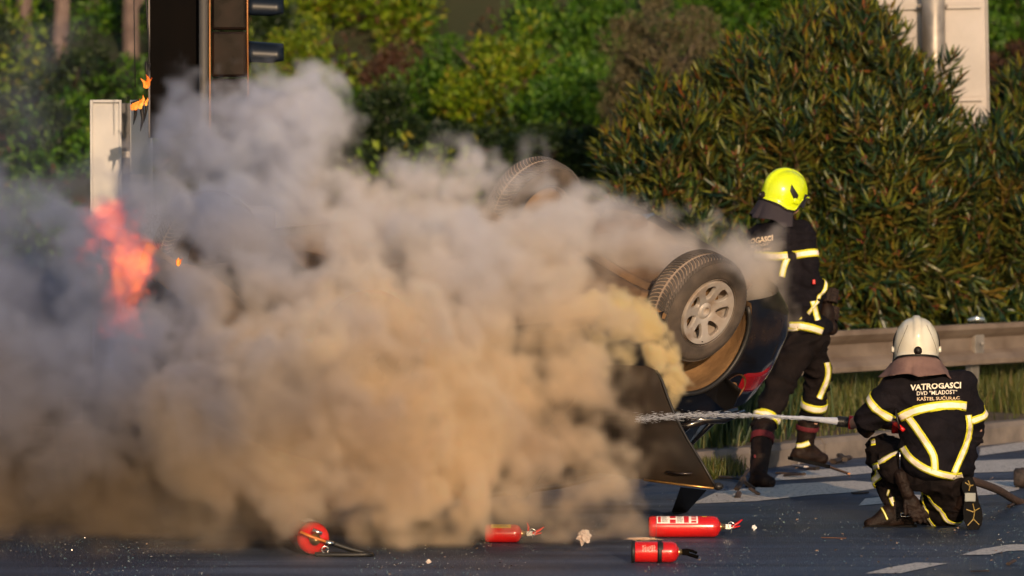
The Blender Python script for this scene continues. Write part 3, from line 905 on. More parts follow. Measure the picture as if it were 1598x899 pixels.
def traffic_signal():
    d = 32.9; s = FPX / d
    base = P(320, 800, d); base.z = 0
    root = empty('traffic_signal', base, 'black traffic signal with projecting visors on a grey post rising out of the smoke', 'traffic signal')
    xp = P(320.5, 0, d).x
    mb = MB(); mb.tube([(xp, d - .20, 0), (xp, d - .20, 2.0), (xp + .002, d - .20, 4.2)], .030, 14); mb.build('post', mat('dark_zinc', (.07, .065, .06), .6, .2), root, True)
    mb = MB(); mb.tube([(xp + .038, d - .21, 0.9), (xp + .040, d - .21, 4.2)], .006, 6); mb.build('conduit', M_OCHRE, root, True)
    # matt backboard on the left of the post
    xa, xb = P(232, 0, d).x, P(312, 0, d).x; zb = P(0, 215, d).z
    mb = MB(); mb.box(((xa + xb) / 2, d, (zb + 4.0) / 2), (xb - xa, .10, 4.0 - zb), bev=.012); mb.build('backboard', M_BLACKPL, root)
    mb = MB(); mb.box((xa + .006, d - .055, (zb + 4.0) / 2), (.012, .012, 4.0 - zb), bev=.003); mb.build('edge_trim', mat('grey_trim', (.10, .09, .09), .4, .5), root)
    # glossy housing right of the post, three lamp sections with visors pointing right
    x0, x1 = P(331, 0, d).x, P(386, 0, d).x
    for i in range(4):
        zc = P(0, 85, d).z + (i - 1) * 0.292 ; hh = .284
        mb = MB(); mb.box(((x0 + x1) / 2, d, zc), (x1 - x0, .22, hh), bev=.018); o = mb.build('lamp_section', M_BLACKGL, root, False)
        mb = MB(); M = axis_matrix(Vector((x1 - .004, d, zc)), (1, 0, -0.02)); Lv = P(443, 0, d).x - x1
        r0 = .080
        vs = []; fs = []; n = 18; seg = 5
        for k in range(seg + 1):
            t = k / seg
            for j in range(n + 1):
                a = R(-35 + 250 * j / n)                 # open towards the ground
                rr = r0 * (1 - .10 * t); lx = x1 - .004 + Lv * t * (1.0 - (0.35 if j in (0, n) else 0.0) * t)
                vs.append((lx, d - rr * math.cos(a), zc + rr * math.sin(a) - .010 * t))
        for k in range(seg):
            for j in range(n): fs.append((k * (n + 1) + j, k * (n + 1) + j + 1, (k + 1) * (n + 1) + j + 1, (k + 1) * (n + 1) + j))
        mb.add(vs, fs); v = mb.build('visor', M_VISOR, root, True); so_ = v.modifiers.new('t', 'SOLIDIFY'); so_.thickness = .005
        mb = MB(); mb.ell((x1 + .004, d, zc), (.02, .074, .074), n=16); mb.build('lens', mat('signal_lens', ((.12, .01, .01), (.10, .06, .01), (.01, .05, .03), (.02, .02, .02))[i], .1), root, True)
    mb = MB(); mb.tube([(x1 + .012, d - .118, P(0, 215, d).z), (x1 + .006, d - .12, 3.0), (x1 + .012, d - .118, 4.0)], .0065, 6); mb.build('cable', M_OCHRE, root, True)
    for z in (2.05, 3.3):
        mb = MB(); mb.box((xp, d - .12, z), (.16, .14, .035), bev=.005); mb.build('bracket', M_BLACKPL, root)


traffic_signal()


def cable(pts, r, label):
    mb = MB(); mb.tube(pts, r, 5)
    return tag(mb.build('hanging_cable', M_WIRE, None, True), label, 'cable', 'burnt cables hanging beside the traffic signal')


cable([P(208, -80, 32.6), P(209, 0, 32.6), P(210, 70, 32.6), P(211, 136, 32.6)], .0035, 'thin straight black cable hanging above the burning sign corner, left of the other one')
cable([P(226, -80, 32.55), P(228, 0, 32.55), P(232, 60, 32.55), P(233, 95, 32.55), P(228, 128, 32.55)], .006, 'thicker black cable hanging beside the signal with a small flame at its end')


def molten(pts_list, label):
    mb = MB()
    for pts, r in pts_list: mb.tube(pts, [r, r * .8, r * .15], 6)
    return tag(mb.build('molten_drip', M_WIRE, None, True), label, 'melted plastic')


molten([([P(212, 165, 32.6), P(211, 180, 32.6), P(208, 195, 32.6)], .014), ([P(220, 160, 32.6), P(223, 185, 32.6), P(219, 205, 32.6)], .016), ([P(229, 155, 32.6), P(228, 172, 32.6), P(225, 190, 32.6)], .012),
        ([P(205, 163, 32.6), P(218, 158, 32.6), P(232, 160, 32.6)], .016)], 'black melted plastic dripping in points from the burning sign corner')
molten([([P(228, 96, 32.55), P(229, 112, 32.55), P(228, 130, 32.55)], .012), ([P(233, 100, 32.55), P(231, 120, 32.55), P(229, 150, 32.55)], .010)], 'black charred lump at the end of the thicker cable')

# ------------------------------------------------------------------ flames
def flame_mat(name, strength, c0, c1, c2):
    m = bpy.data.materials.new(name); m.use_nodes = True; nt = m.node_tree; nt.nodes.clear(); N = nt.nodes; L = nt.links
    out = N.new('ShaderNodeOutputMaterial'); em = N.new('ShaderNodeEmission'); tr = N.new('ShaderNodeBsdfTransparent'); mx = N.new('ShaderNodeMixShader')
    tc = N.new('ShaderNodeTexCoord'); mp = N.new('ShaderNodeMapping'); mp.inputs['Scale'].default_value = (14, 14, 6); nz = N.new('ShaderNodeTexNoise')
    nz.inputs['Scale'].default_value = 1.0; nz.inputs['Detail'].default_value = 3; nz.inputs['Distortion'].default_value = 1.2
    L.new(tc.outputs['Object'], mp.inputs[0]); L.new(mp.outputs[0], nz.inputs['Vector'])
    rp = N.new('ShaderNodeValToRGB'); e = rp.color_ramp.elements; e[0].position = .35; e[0].color = (*c0, 1); e[1].position = .7; e[1].color = (*c2, 1); k = e.new(.52); k.color = (*c1, 1)
    L.new(nz.outputs['Fac'], rp.inputs['Fac']); L.new(rp.outputs[0], em.inputs[0]); em.inputs[1].default_value = strength
    r2 = N.new('ShaderNodeMapRange'); r2.inputs['From Min'].default_value = .36; r2.inputs['From Max'].default_value = .60; L.new(nz.outputs['Fac'], r2.inputs['Value'])
    L.new(r2.outputs[0], mx.inputs[0]); L.new(tr.outputs[0], mx.inputs[1]); L.new(em.outputs[0], mx.inputs[2]); L.new(mx.outputs[0], out.inputs['Surface'])
    return m


M_FIRE = flame_mat('flame', 2.2, (1, .04, .008), (1, .11, .015), (1, .30, .04))
M_FIRE2 = flame_mat('small_flame', 1.6, (1, .07, .01), (1, .20, .02), (1, .55, .10))


def tongues(name, specs, m, label):
    """specs: (base, height, radius, lean x, seed): twisting tapered tongues of flame"""
    mb = MB()
    for (b, h, r, lean, sd) in specs:
        q = random.Random(sd); pts = []; rs = []; n = 12; a = q.uniform(0, 6)
        for i in range(n):
            t = i / (n - 1)
            pts.append(Vector(b) + Vector((lean * t * t * h + math.sin(a + t * 7) * r * .55 * t, math.cos(a + t * 6) * r * .5 * t, h * t)))
            rs.append(max(.0015, r * (math.sin(math.pi * min(1, t * .9 + .12)) ** .8) * (1 - t * .55) * q.uniform(.75, 1.2)))
        mb.tube(pts, rs, 9)
    return tag(mb.build(name, m, None, True), label, 'fire')


tongues('flame', [(P(278, 415, 28.35), .045, .014, -.1, 3), (P(281, 412, 28.35), .03, .008, .3, 4)], M_FIRE2, 'tiny separate flame to the right of the large orange fire')
tongues('flame', [(P(229, 138, 32.5), .085, .020, .1, 5), (P(226, 137, 32.5), .06, .014, -.3, 6), (P(232, 135, 32.5), .055, .012, .3, 7)], M_FIRE2, 'small flame burning at the end of the hanging cable')
tongues('flame', [(P(206, 172, 32.5), .055, .016, .5, 8), (P(212, 172, 32.5), .07, .020, .4, 9), (P(219, 170, 32.5), .085, .020, .3, 10), (P(228, 165, 32.5), .05, .012, .2, 11)], M_FIRE2, 'small flames burning on the top corner of the white sign panel')

# ------------------------------------------------------------------ extinguishers
M_RED = mat('red_enamel', (0.62, 0.012, 0.010), 0.22, coat=.6, col2=(0.48, 0.010, 0.010), scale=6, bump=.02, bscale=20)
M_REDP = mat('red_plastic', (0.55, 0.010, 0.012), 0.35)
M_BRASS = mat('brass_valve', (0.45, 0.30, 0.14), 0.3, 0.9)
M_CHROME = mat('steel_ring', (0.6, 0.6, 0.6), 0.2, 1.0)
M_RUB = mat('black_rubber', (0.012, 0.012, 0.012), 0.5)
M_LABW = mat('white_label', (0.78, 0.74, 0.70), 0.4)
M_LABY = mat('yellow_label', (0.75, 0.48, 0.04), 0.4)
M_LABR = mat('red_print', (0.5, 0.02, 0.03), 0.4)
M_PRINT = mat('pale_print', (0.75, 0.55, 0.45), 0.5)
M_PRINTD = mat('dark_print', (0.08, 0.07, 0.07), 0.5)


def text_mesh(body, size, m):
    cu = bpy.data.curves.new('t', 'FONT'); cu.body = body; cu.size = size; cu.align_x = 'CENTER'; cu.align_y = 'CENTER'; cu.resolution_u = 2
    o = bpy.data.objects.new('t', cu); COL.objects.link(o)
    dg = bpy.context.evaluated_depsgraph_get(); me = bpy.data.meshes.new_from_object(o.evaluated_get(dg))
    bpy.data.objects.remove(o); V = [v.co.copy() for v in me.vertices]; F = [tuple(p.vertices) for p in me.polygons]
    bpy.data.meshes.remove(me); return V, F


def cyl_patch(mb, M, r, a0, a1, h0, h1, off=.0006, n=10):
    vs = []; fs = []
    for i in range(n + 1):
        a = a0 + (a1 - a0) * i / n
        for h in (h0, h1): vs.append(M @ Vector(((r + off) * math.cos(a), (r + off) * math.sin(a), h)))
    for i in range(n): fs.append((i * 2, i * 2 + 2, i * 2 + 3, i * 2 + 1))
    mb.add(vs, fs)


def extinguisher(ground_px, r, Lb, yaw, label, style, roll=0.0):
    """lies on the road; body runs from the base along local Z (yaw: direction of the valve, 0 = right)"""
    g = G(*ground_px); dirv = Vector((math.cos(yaw), math.sin(yaw), 0))
    M = axis_matrix(Vector((g.x, g.y, r + .001)), dirv)
    root = empty('fire_extinguisher', (g.x, g.y, 0), label, 'fire extinguisher', 'fire extinguishers lying on the road')
    prof = [(0, .012), (r * .55, .010), (r * .86, 0), (r * .97, .008), (r, .022), (r, Lb * .25), (r, Lb * .5), (r, Lb - r * .75), (r * .97, Lb - r * .5), (r * .85, Lb - r * .22), (r * .6, Lb - .004), (r * .32, Lb + .004), (r * .30, Lb + .012), (0, Lb + .012)]
    mb = MB(); mb.lathe(prof, M, 40); mb.build('cylinder', M_RED, root, True)
    # local frame: x of M = horizontal side, y of M = up-ish
    up = M.to_3x3() @ Vector((0, 1, 0)); sgn = 1 if up.z > 0 else -1
    def ang(deg): return R(deg) * sgn + (0 if sgn > 0 else 0)
    top = math.atan2((M.to_3x3().inverted() @ Vector((0, 0, 1))).y, (M.to_3x3().inverted() @ Vector((0, 0, 1))).x)
    camv = M.to_3x3().inverted() @ Vector((0, -1, 0)); ca = math.atan2(camv.y, camv.x)
    dlt = ((ca - top + math.pi) % (2 * math.pi)) - math.pi; sg = 1 if dlt > 0 else -1      # from top towards the camera
    def A(deg): return top + sg * R(deg)
    mb = MB(); mb.lathe([(r * .36, Lb + .002), (r * .36, Lb + .010), (r * .26, Lb + .014), (r * .26, Lb + .030), (0, Lb + .030)], M, 16); mb.build('collar', M_BRASS, root, True)
    z0 = Lb + .028
    if style in ('white', 'yellow'):
        vb = MB(); vb.box(M @ Vector((0, 0, z0 + .018)), (.032, .032, .038), rot=M, bev=.005); vb.build('valve', M_CHROME, root)
        ax = M.to_3x3()
        def LP(h, a, rr): return M @ Vector((rr * math.cos(a), rr * math.sin(a), h))
        a_ = A(-10 if style == 'white' else -25)
        lv = MB(); lv.tube([LP(z0 + .020, a_, -.012), LP(z0 + .040, a_, .002), LP(z0 + .075, a_, .022), LP(z0 + .098, a_, .040)], [.010, .013, .012, .006], 8, flat=.6); lv.build('lever', M_REDP, root, True)
        lv = MB(); lv.tube([LP(z0 + .016, a_, .004), LP(z0 + .050, a_, -.004), LP(z0 + .085, a_, .004)], [.010, .010, .006], 8, flat=.6); lv.build('handle', M_REDP, root, True)
        if style == 'yellow':
            lv = MB(); lv.tube([LP(z0 + .010, A(0), .0), LP(z0 + .012, A(0), .040), LP(z0 + .004, A(0), .062)], [.010, .010, .005], 8, flat=.6); lv.build('lever', M_REDP, root, True)
        c = LP(z0 + .034, A(55), .018); rg = MB(); k = 18
        rg.tube([c + Vector((math.cos(j * 2 * math.pi / k) * .017, 0, math.sin(j * 2 * math.pi / k) * .017)) for j in range(k + 1)], .0028, 6); rg.build('safety_ring', M_CHROME, root, True)
        pn = MB(); pn.tube([c + Vector((0, 0, -.017)), c + Vector((.002, 0, -.044))], .0028, 6); pn.build('pin', M_CHROME, root)
    if style == 'white':
        mb = MB(); cyl_patch(mb, M, r, A(8), A(68), .045, Lb - .125); o = mb.build('label', M_LABW, root)
        mb = MB(); h0 = .055
        W_ = Lb - .125 - .045
        for (f0, f1, b0, b1) in ((.03, .10, 16, 62), (.32, .46, 10, 34), (.32, .46, 44, 66), (.66, .78, 12, 64)):
            cyl_patch(mb, M, r, A(b0), A(b1), .045 + W_ * f0, .045 + W_ * f1, .0012, 6)
        for b0, b1 in ((14, 28), (34, 46), (52, 64)): cyl_patch(mb, M, r, A(b0), A(b1), .045 + W_ * .84, .045 + W_ * .96, .0012, 4)
        tag(mb.build('printed_block', M_LABR, root), kind='stuff')
        mb = MB()
        for f0 in (.12, .49):
            for k in range(8):
                cyl_patch(mb, M, r, A(12 + k * 6.5), A(14.5 + k * 6.5), .045 + W_ * f0, .045 + W_ * (f0 + random.uniform(.11, .16)), .0012, 2)
        tag(mb.build('printed_line', M_PRINTD, root), kind='stuff')
        mb = MB(); cyl_patch(mb, M, r, A(10), A(20), Lb - .100, Lb - .075); mb.build('sticker', M_LABY, root)
        mb = MB(); mb.lathe([(r + .0008, .040), (r + .0008, .043)], M, 40); mb.build('seam', M_PRINTD, root)
    if style == 'yellow':
        mb = MB(); cyl_patch(mb, M, r, A(2), A(50), .035, Lb - .055); mb.build('label', M_LABY, root)
        mb = MB()
        for k in range(5): cyl_patch(mb, M, r, A(8 + k * 8.5), A(11 + k * 8.5), .045, Lb - .065 - random.uniform(0, .02), .0012, 2)
        tag(mb.build('printed_line', M_PRINTD, root), kind='stuff')
    if style == 'banded':
        mb = MB(); mb.lathe([(r * .7, -.004), (r + .005, -.002), (r + .006, .016), (r + .001, .018)], M, 36); mb.build('base_cap', M_RUB, root, True)
        mb = MB(); h = Lb * .56
        mb.lathe([(r + .0005, h), (r + .005, h), (r + .005, h + .022), (r + .0005, h + .022)], M, 36); mb.build('strap', M_RUB, root, True)
        mb = MB(); cyl_patch(mb, M, r + .006, A(30), A(75), h + .004, h + .030, 0, 6); mb.build('buckle', M_RUB, root)
        mb = MB()
        r_ = random.Random(4)
        for k in range(8):
            for j in range(6):
                if r_.random() < .78: cyl_patch(mb, M, r, A(48 + k * 5), A(50.6 + k * 5), .055 + j * .012 + r_.uniform(0, .004), .062 + j * .012 + r_.uniform(0, .004), .0010, 2)
        tag(mb.build('printed_line', M_PRINT, root), kind='stuff')
        vb = MB(); vb.box(M @ Vector((0, 0, z0 + .012)), (.034, .034, .04), rot=M, bev=.006); vb.build('valve', M_BLACKPL, root)
        lv = MB(); q0 = M @ Vector((0, 0, z0 + .01)); q1 = q0 + dirv * .035 + Vector((0, 0, -.006)); q2 = q0 + dirv * .062 + Vector((0, 0, -.014))
        lv.tube([q0 + Vector((0, 0, .012)), q1 + Vector((0, 0, .012)), q2 + Vector((0, 0, .008))], [.012, .012, .010], 8, flat=.7); lv.build('lever', M_BLACKPL, root, True)
        lv = MB(); lv.tube([q0 - Vector((0, 0, .008)), q1 - Vector((0, 0, .012)), q2 + Vector((.006, 0, -.014))], [.009, .010, .010], 8); lv.build('handle', M_BLACKPL, root, True)
    if style == 'hose':
        c = M @ Vector((0, 0, z0)); side = Vector((-dirv.y, dirv.x, 0))
        side = side if side.x > 0 else -side
        vb = MB(); vb.tube([c - dirv * .01, c + dirv * .035], .022, 14); vb.build('valve', M_BRASS, root, True)
        lv = MB(); u = Vector((0, 0, 1))
        lv.tube([c + dirv * .02 - side * .085 + u * .045, c + dirv * .03 - side * .03 + u * .02, c + dirv * .03 + side * .03, c + dirv * .03 + side * .06 - u * .012], [.010, .012, .012, .009], 8, flat=.7)
        lv.build('lever', mat('orange_lever', (.55, .16, .03), .35), root, True)
        lv = MB(); lv.tube([c + dirv * .03 - side * .02 + u * .055, c + dirv * .04 + side * .03 + u * .035], [.012, .010], 8); lv.build('gauge', M_CHROME, root, True)
        rg = MB(); k = 16; cc = c + dirv * .05 + side * .045 - u * .05
        rg.tube([cc + side * math.cos(j * 2 * math.pi / k) * .018 + u * math.sin(j * 2 * math.pi / k) * .018 for j in range(k + 1)], .0032, 6); rg.build('safety_ring', M_CHROME, root, True)
        nz = MB(); n0 = c + dirv * .03 + side * .05 - u * .012; nz.tube([n0, n0 + side * .045 - u * .008], .014, 10); nz.build('hose_nut', M_CHROME, root, True)
        hs = MB(); n1 = n0 + side * .045 - u * .008
        pts = [n1, n1 + side * .08 - u * .028, n1 + side * .16 - u * .05 - dirv * .0, n1 + side * .205 - u * .068, Vector((n1.x + side.x * .19, n1.y - .03, .013)), Vector((n1.x + side.x * .10, n1.y - .04, .012)), Vector((n1.x - side.x * .02, n1.y - .03, .012)), Vector((n1.x - side.x * .10, n1.y - .01, .011))]
        sm = []
        for i in range(len(pts) - 1):
            for k in range(5):
                t = k / 5; p0 = pts[max(0, i - 1)]; p1 = pts[i]; p2 = pts[i + 1]; p3 = pts[min(len(pts) - 1, i + 2)]
                sm.append(0.5 * ((2 * p1) + (p2 - p0) * t + (2 * p0 - 5 * p1 + 4 * p2 - p3) * t * t + (3 * p1 - p0 - 3 * p2 + p3) * t ** 3))
        sm.append(pts[-1]); hs.tube(sm, .0145, 12); hs.build('hose', M_RUB, root, True)
        mb = MB(); cyl_patch(mb, M, r, A(-30), A(25), .06, Lb - .12); mb.build('label', M_LABW, root)
    return root


extinguisher((1012, 839), .060, .400, R(0), 'long red fire extinguisher with white printed label, nearest the car door', 'white')
extinguisher((986, 878), .056, .245, R(-2), 'short red fire extinguisher with black strap and black valve, paper lying on it', 'banded')
extinguisher((757, 847), .051, .200, R(-3), 'short red fire extinguisher with a yellow label beside the crumpled paper', 'yellow')
extinguisher((474, 857), .088, .44, R(-80), 'red fire extinguisher lying end on at the foot of the smoke with a black hose', 'hose')


def paper(name, pts, label, seed, m):
    r_ = random.Random(seed); bm = bmesh.new(); bmesh.ops.create_icosphere(bm, subdivisions=3, radius=1.0)
    c, rad = pts
    for v in bm.verts:
        n = pnoise(v.co * 2.1 + Vector((seed, 0, 0))) + .5 * pnoise(v.co * 5 + Vector((seed, 3, 0)))
        v.co = Vector((v.co.x * rad[0], v.co.y * rad[1], v.co.z * rad[2])) * (1 + .75 * n)
    zmin = min(v.co.z for v in bm.verts)
    vs = [Vector(c) + v.co - Vector((0, 0, zmin if rad[3] else 0)) for v in bm.verts]; fs = [tuple(v.index for v in f.verts) for f in bm.faces]; bm.free()
    return tag(mesh_obj(name, vs, fs, m), label, name.split('_')[-1])


M_PAPER = mat('crumpled_paper', (0.72, 0.62, 0.55), 0.8, col2=(0.60, 0.46, 0.40), scale=25)
paper('crumpled_paper', (G(911, 853), (.034, .03, .034, 1)), 'crumpled pale paper lying on the asphalt between two extinguishers', 3, M_PAPER)
p = G(1015, 876); paper('folded_paper', ((p.x - .04, p.y + .012, .117), (.075, .025, .008, 0)), 'flattened beige paper lying on top of the strapped extinguisher', 5, mat('beige_paper', (.55, .38, .26), .8))
paper('bottle_cap', (G(1177, 828), (.012, .012, .014, 1)), 'small shiny white scrap right of the long extinguisher', 8, mat('shiny_scrap', (.8, .8, .8), .2))
paper('small_scrap', (G(669, 880), (.010, .010, .010, 1)), 'tiny pale scrap on the dark asphalt near the bottom edge', 9, M_PAPER)

M_DEB = mat('dark_debris', (.018, .014, .012), .55, col2=(.06, .04, .03), scale=20)
def debris(parts, label, cat='debris', m=None):
    mb = MB()
    for (a, b, r, fl) in parts: mb.tube([G(*a) + Vector((0, 0, a[2] if len(a) > 2 else .01)) if False else Vector(G(a[0], a[1]).to_tuple()[:2] + (a[2],)), Vector(G(b[0], b[1]).to_tuple()[:2] + (b[2],))], r, 6, flat=fl)
    return tag(mb.build('car_debris', m or M_DEB, None), label, cat, 'pieces broken off the car')


debris([((1150, 776, .05), (1160, 774, .11), .022, .6), ((1158, 774, .10), (1176, 773, .04), .02, .6), ((1170, 775, .05), (1184, 776, .02), .016, .6), ((1153, 777, .03), (1150, 778, .0), .02, .8), ((1160, 772, .11), (1168, 770, .15), .012, .5)], 'dark broken bracket standing on the road at the toe of the front boot')
debris([((1124, 749, .02), (1160, 752, .02), .02, .5)], 'flat dark strip of trim lying at the kerb left of the boots')
debris([((1300, 725, .02), (1325, 722, .035), .03, .6), ((1310, 722, .05), (1318, 724, .03), .025, .7)], 'black rubber lump on the road behind the walking firefighter\'s boot')
debris([((1262, 734, .012), (1276, 735, .018), .025, .5)], 'small black piece on the white marking under the raised heel')
debris([((1285, 728, .012), (1325, 742, .012), .010, .6)], 'thin orange brown strip lying on the white marking', m=M_OCHRE)
debris([((1225, 745, .015), (1255, 747, .03), .02, .5)], 'dark plate fragment in front of the kerb near the walking firefighter')
debris([((1250, 741, .01), (1210, 741, .012), .014, .5)], 'thin dark splinter on the road between the two boots')
debris([((1574, 793, .012), (1581, 792, .02), .013, .7)], 'small black crumb right of the kneeling boot')
debris([((1573, 883, .01), (1583, 881, .022), .014, .6)], 'small black crumb near the lower right corner')
debris([((1515, 894, .008), (1543, 893, .008), .008, .5)], 'thin black sliver at the bottom edge of the road')
debris([((1330, 772, .01), (1354, 771, .01), .018, .4)], 'flat black scrap left of the kneeling knee')
debris([((1282, 840, .004), (1320, 841, .004), .008, .3)], 'thin brown streak of debris left of the kneeling firefighter', m=M_OCHRE)
debris([((1246, 728, .02), (1262, 722, .06), .006, .6), ((1240, 728, .01), (1258, 733, .02), .02, .3)], 'bent pale plate lying under the walking firefighter', m=M_SIGN)
# ------------------------------------------------------------------ overturned car
M_CARP = mat('black_car_paint', (0.006, 0.006, 0.008), 0.14, coat=1.0, col2=(0.05, 0.028, 0.012), scale=2.2, lo=.50, hi=.72, rough2=.5)
M_DUST = mat('dusty_liner', (0.17, 0.095, 0.042), 0.9, col2=(0.26, 0.15, 0.065), scale=5, bump=.5, bscale=35)
M_UNDER = mat('dusty_underbody', (0.09, 0.055, 0.032), 0.85, col2=(0.20, 0.12, 0.065), scale=4, bump=.6, bscale=25)
M_TYRE = mat('dusty_tyre', (0.050, 0.040, 0.034), 0.85, col2=(0.11, 0.085, 0.068), scale=6, bump=.3, bscale=60)
M_TREADC = mat('tyre_tread', (0.065, 0.055, 0.048), 0.85, col2=(0.12, 0.10, 0.088), scale=9, bump=.2)
M_GROOVE = mat('tyre_groove', (0.34, 0.26, 0.20), 0.95)
M_ALLOY = mat('alloy', (0.52, 0.47, 0.43), 0.38, 0.35, col2=(0.30, 0.20, 0.13), scale=7, lo=.45, hi=.75, rough2=.6)
M_BRAKE = mat('rusty_brake', (0.16, 0.075, 0.03), 0.7, .4, col2=(.28, .14, .06), scale=14)
M_CGLASS = mat('car_glass', (0.01, 0.012, 0.012), 0.05, coat=.5)
M_TAIL = mat('tail_lens', (0.22, 0.006, 0.008), 0.12, coat=1.0)
M_CHR = mat('chrome_trim', (0.5, 0.45, 0.4), 0.2, 1.0)
M_FILL = mat('bronze_dust', (0.16, 0.075, 0.03), 0.35, .5, col2=(.34, .18, .07), scale=25)
M_TRIM = mat('black_trim', (0.014, 0.013, 0.013), 0.5)

fvec = Vector((-0.74, -0.66, -0.07)).normalized()
a_side = Vector((0.64, -0.70, -0.37)); a_side = (a_side - fvec * a_side.dot(fvec)).normalized()
lvec = -a_side; uvec = fvec.cross(lvec)
CR = Matrix((fvec, lvec, uvec)).transposed()
WB2 = 1.27; WZ = 0.20; AZ = 0.335; AR = 0.375
target = P(1086, 477, 31.0)
Tc = target - CR @ Vector((-WB2, -0.74, WZ))
CM = Matrix.Translation(Tc) @ CR.to_4x4()
car = empty('overturned_car', CM @ Vector((0, 0, 1.4)), 'black hatchback lying overturned on its roof, wheels in the air, swallowed by smoke', 'car')
car.location.z = 0


def outline(s, n_=4.2, a=2.03, b=0.865):
    c, q = math.cos(s), math.sin(s)
    if c < 0: n_, a = 7.5, 2.22
    return Vector((a * math.copysign(abs(c) ** (2 / n_), c) + (-0.0), b * math.copysign(abs(q) ** (2 / n_), q)))


raw = [outline(2 * math.pi * i / 4000) for i in range(4001)]
acc = [0.0]
for a_, b_ in zip(raw, raw[1:]): acc.append(acc[-1] + (b_ - a_).length)
NP_ = 280
PL = []
j = 0
for i in range(NP_):
    t = acc[-1] * i / NP_
    while acc[j + 1] < t: j += 1
    PL.append(raw[j].lerp(raw[j + 1], (t - acc[j]) / (acc[j + 1] - acc[j])))


def top_h(x):
    return float(np.interp(x, [-2.05, -1.9, -1.0, 0.5, 0.85, 1.5, 1.9, 2.05], [0.82, 0.89, 0.90, 0.90, 0.90, 0.86, 0.74, 0.60]))


def shell(p, t):
    """outer skin of the lower body; p plan point, t 0 sill .. 1 belt line"""
    z0 = 0.17 + 0.05 * max(0, abs(p.x) - 1.5); z1 = top_h(p.x); z = z0 + (z1 - z0) * t
    k = float(np.interp(t, [0, .12, .25, .55, .66, .70, .85, 1], [.945, .975, .99, 1.0, 1.0, .993, .975, .935]))
    kx = float(np.interp(t, [0, .2, .45, .6, .8, 1], [.94, .985, 1.0, .985, .975, .94 if p.x > 0 else .965]))
    return Vector((p.x * (kx if abs(p.x) > 1.2 else 1 + (kx - 1) * (abs(p.x) / 1.2) ** 3), p.y * k, z))


NT = 26
vs = [shell(p, t / NT) for p in PL for t in range(NT + 1)]
kill = set()
for i, v in enumerate(vs):
    if abs(v.y) > 0.55:
        for wx in (-WB2, WB2):
            d_ = math.hypot(v.x - wx, v.z - AZ)
            if d_ < AR:
                if d_ > AR - 0.055: vs[i] = Vector((wx + (v.x - wx) * AR / d_, v.y, AZ + (v.z - AZ) * AR / d_))
                else: kill.add(i)
fs = []
for i in range(NP_):
    for t in range(NT):
        q = (i * (NT + 1) + t, ((i + 1) % NP_) * (NT + 1) + t, ((i + 1) % NP_) * (NT + 1) + t + 1, i * (NT + 1) + t + 1)
        if not any(k in kill for k in q): fs.append(q)
mb = MB(); mb.add([CM @ v for v in vs], fs); body = mb.build('body', M_CARP, car, True)
# arch lips
for wx in (-WB2, WB2):
    for sy in (-1, 1):
        pts = []
        for k in range(31):
            a = R(-20 + 220 * k / 30); x = wx + math.cos(a) * AR; z = AZ + math.sin(a) * AR
            kk = float(np.interp((z - .17) / .78, [0, .12, .25, .55, .66, .85, 1], [.945, .975, .99, 1.0, 1.0, .98, .94]))
            n_ = 4.2; yy = 0.865 * (1 - min(1, abs(x) / 2.03) ** n_) ** (1 / n_) * kk if x > 0 else .865 * (1 - (abs(x) / 2.22) ** 7.5) ** (1 / 7.5) * kk
            pts.append(CM @ Vector((x, sy * (yy + .006), z)))
        mb = MB(); mb.tube(pts, .016, 8); mb.build('arch_lip', M_TRIM, car, True)
        M = CM @ Matrix(((1, 0, 0, wx), (0, 0, -sy, sy * .85), (0, 1, 0, AZ), (0, 0, 0, 1)))
        mb = MB(); mb.lathe([(AR + .004, .0), (AR + .004, .06), (AR + .035, .10), (AR + .035, .33), (.05, .36)], M, 40, R(-25), R(205)); mb.build('wheel_arch_liner', M_DUST, car, True)
# deck, bonnet and greenhouse
mb = MB(); n = 24
row = []
for i in range(n + 1):
    x = -1.93 + 3.82 * i / n; yy = 0.865 * (1 - min(1, abs(x) / 2.03) ** 4.2) ** (1 / 4.2) * .935; row.append((x, yy, top_h(x)))
vv = []
for (x, yy, z) in row:
    for k in range(9): t = -1 + 2 * k / 8; vv.append(CM @ Vector((x, yy * t, z + .035 * (1 - t * t) - .004)))
ff = [(i * 9 + k, (i + 1) * 9 + k, (i + 1) * 9 + k + 1, i * 9 + k + 1) for i in range(17, n) for k in range(8)]
ff = [tuple(a - 17 * 9 for a in f) for f in ff]; vv = vv[17 * 9:]
mb.add(vv, ff); mb.build('bonnet', M_CARP, car, True)
roofpts = []
rf = MB(); vv = []; n = 16
for i in range(n + 1):
    x = -1.62 + 2.0 * i / n
    z = float(np.interp(x, [-1.62, -1.3, -.6, 0.0, .38], [1.30, 1.385, 1.42, 1.40, 1.33])); yy = float(np.interp(x, [-1.62, -1.2, 0, .38], [.55, .60, .61, .57]))
    for k in range(13): t = -1 + 2 * k / 12; vv.append(CM @ Vector((x, yy * t, z - .055 * abs(t) ** 3)))
rf.add(vv, [(i * 13 + k, (i + 1) * 13 + k, (i + 1) * 13 + k + 1, i * 13 + k + 1) for i in range(n) for k in range(12)])
o = rf.build('roof', M_CARP, car, True); s_ = o.modifiers.new('t', 'SOLIDIFY'); s_.thickness = .03; s_.offset = -1
lowest = min(v.z for v in vv)
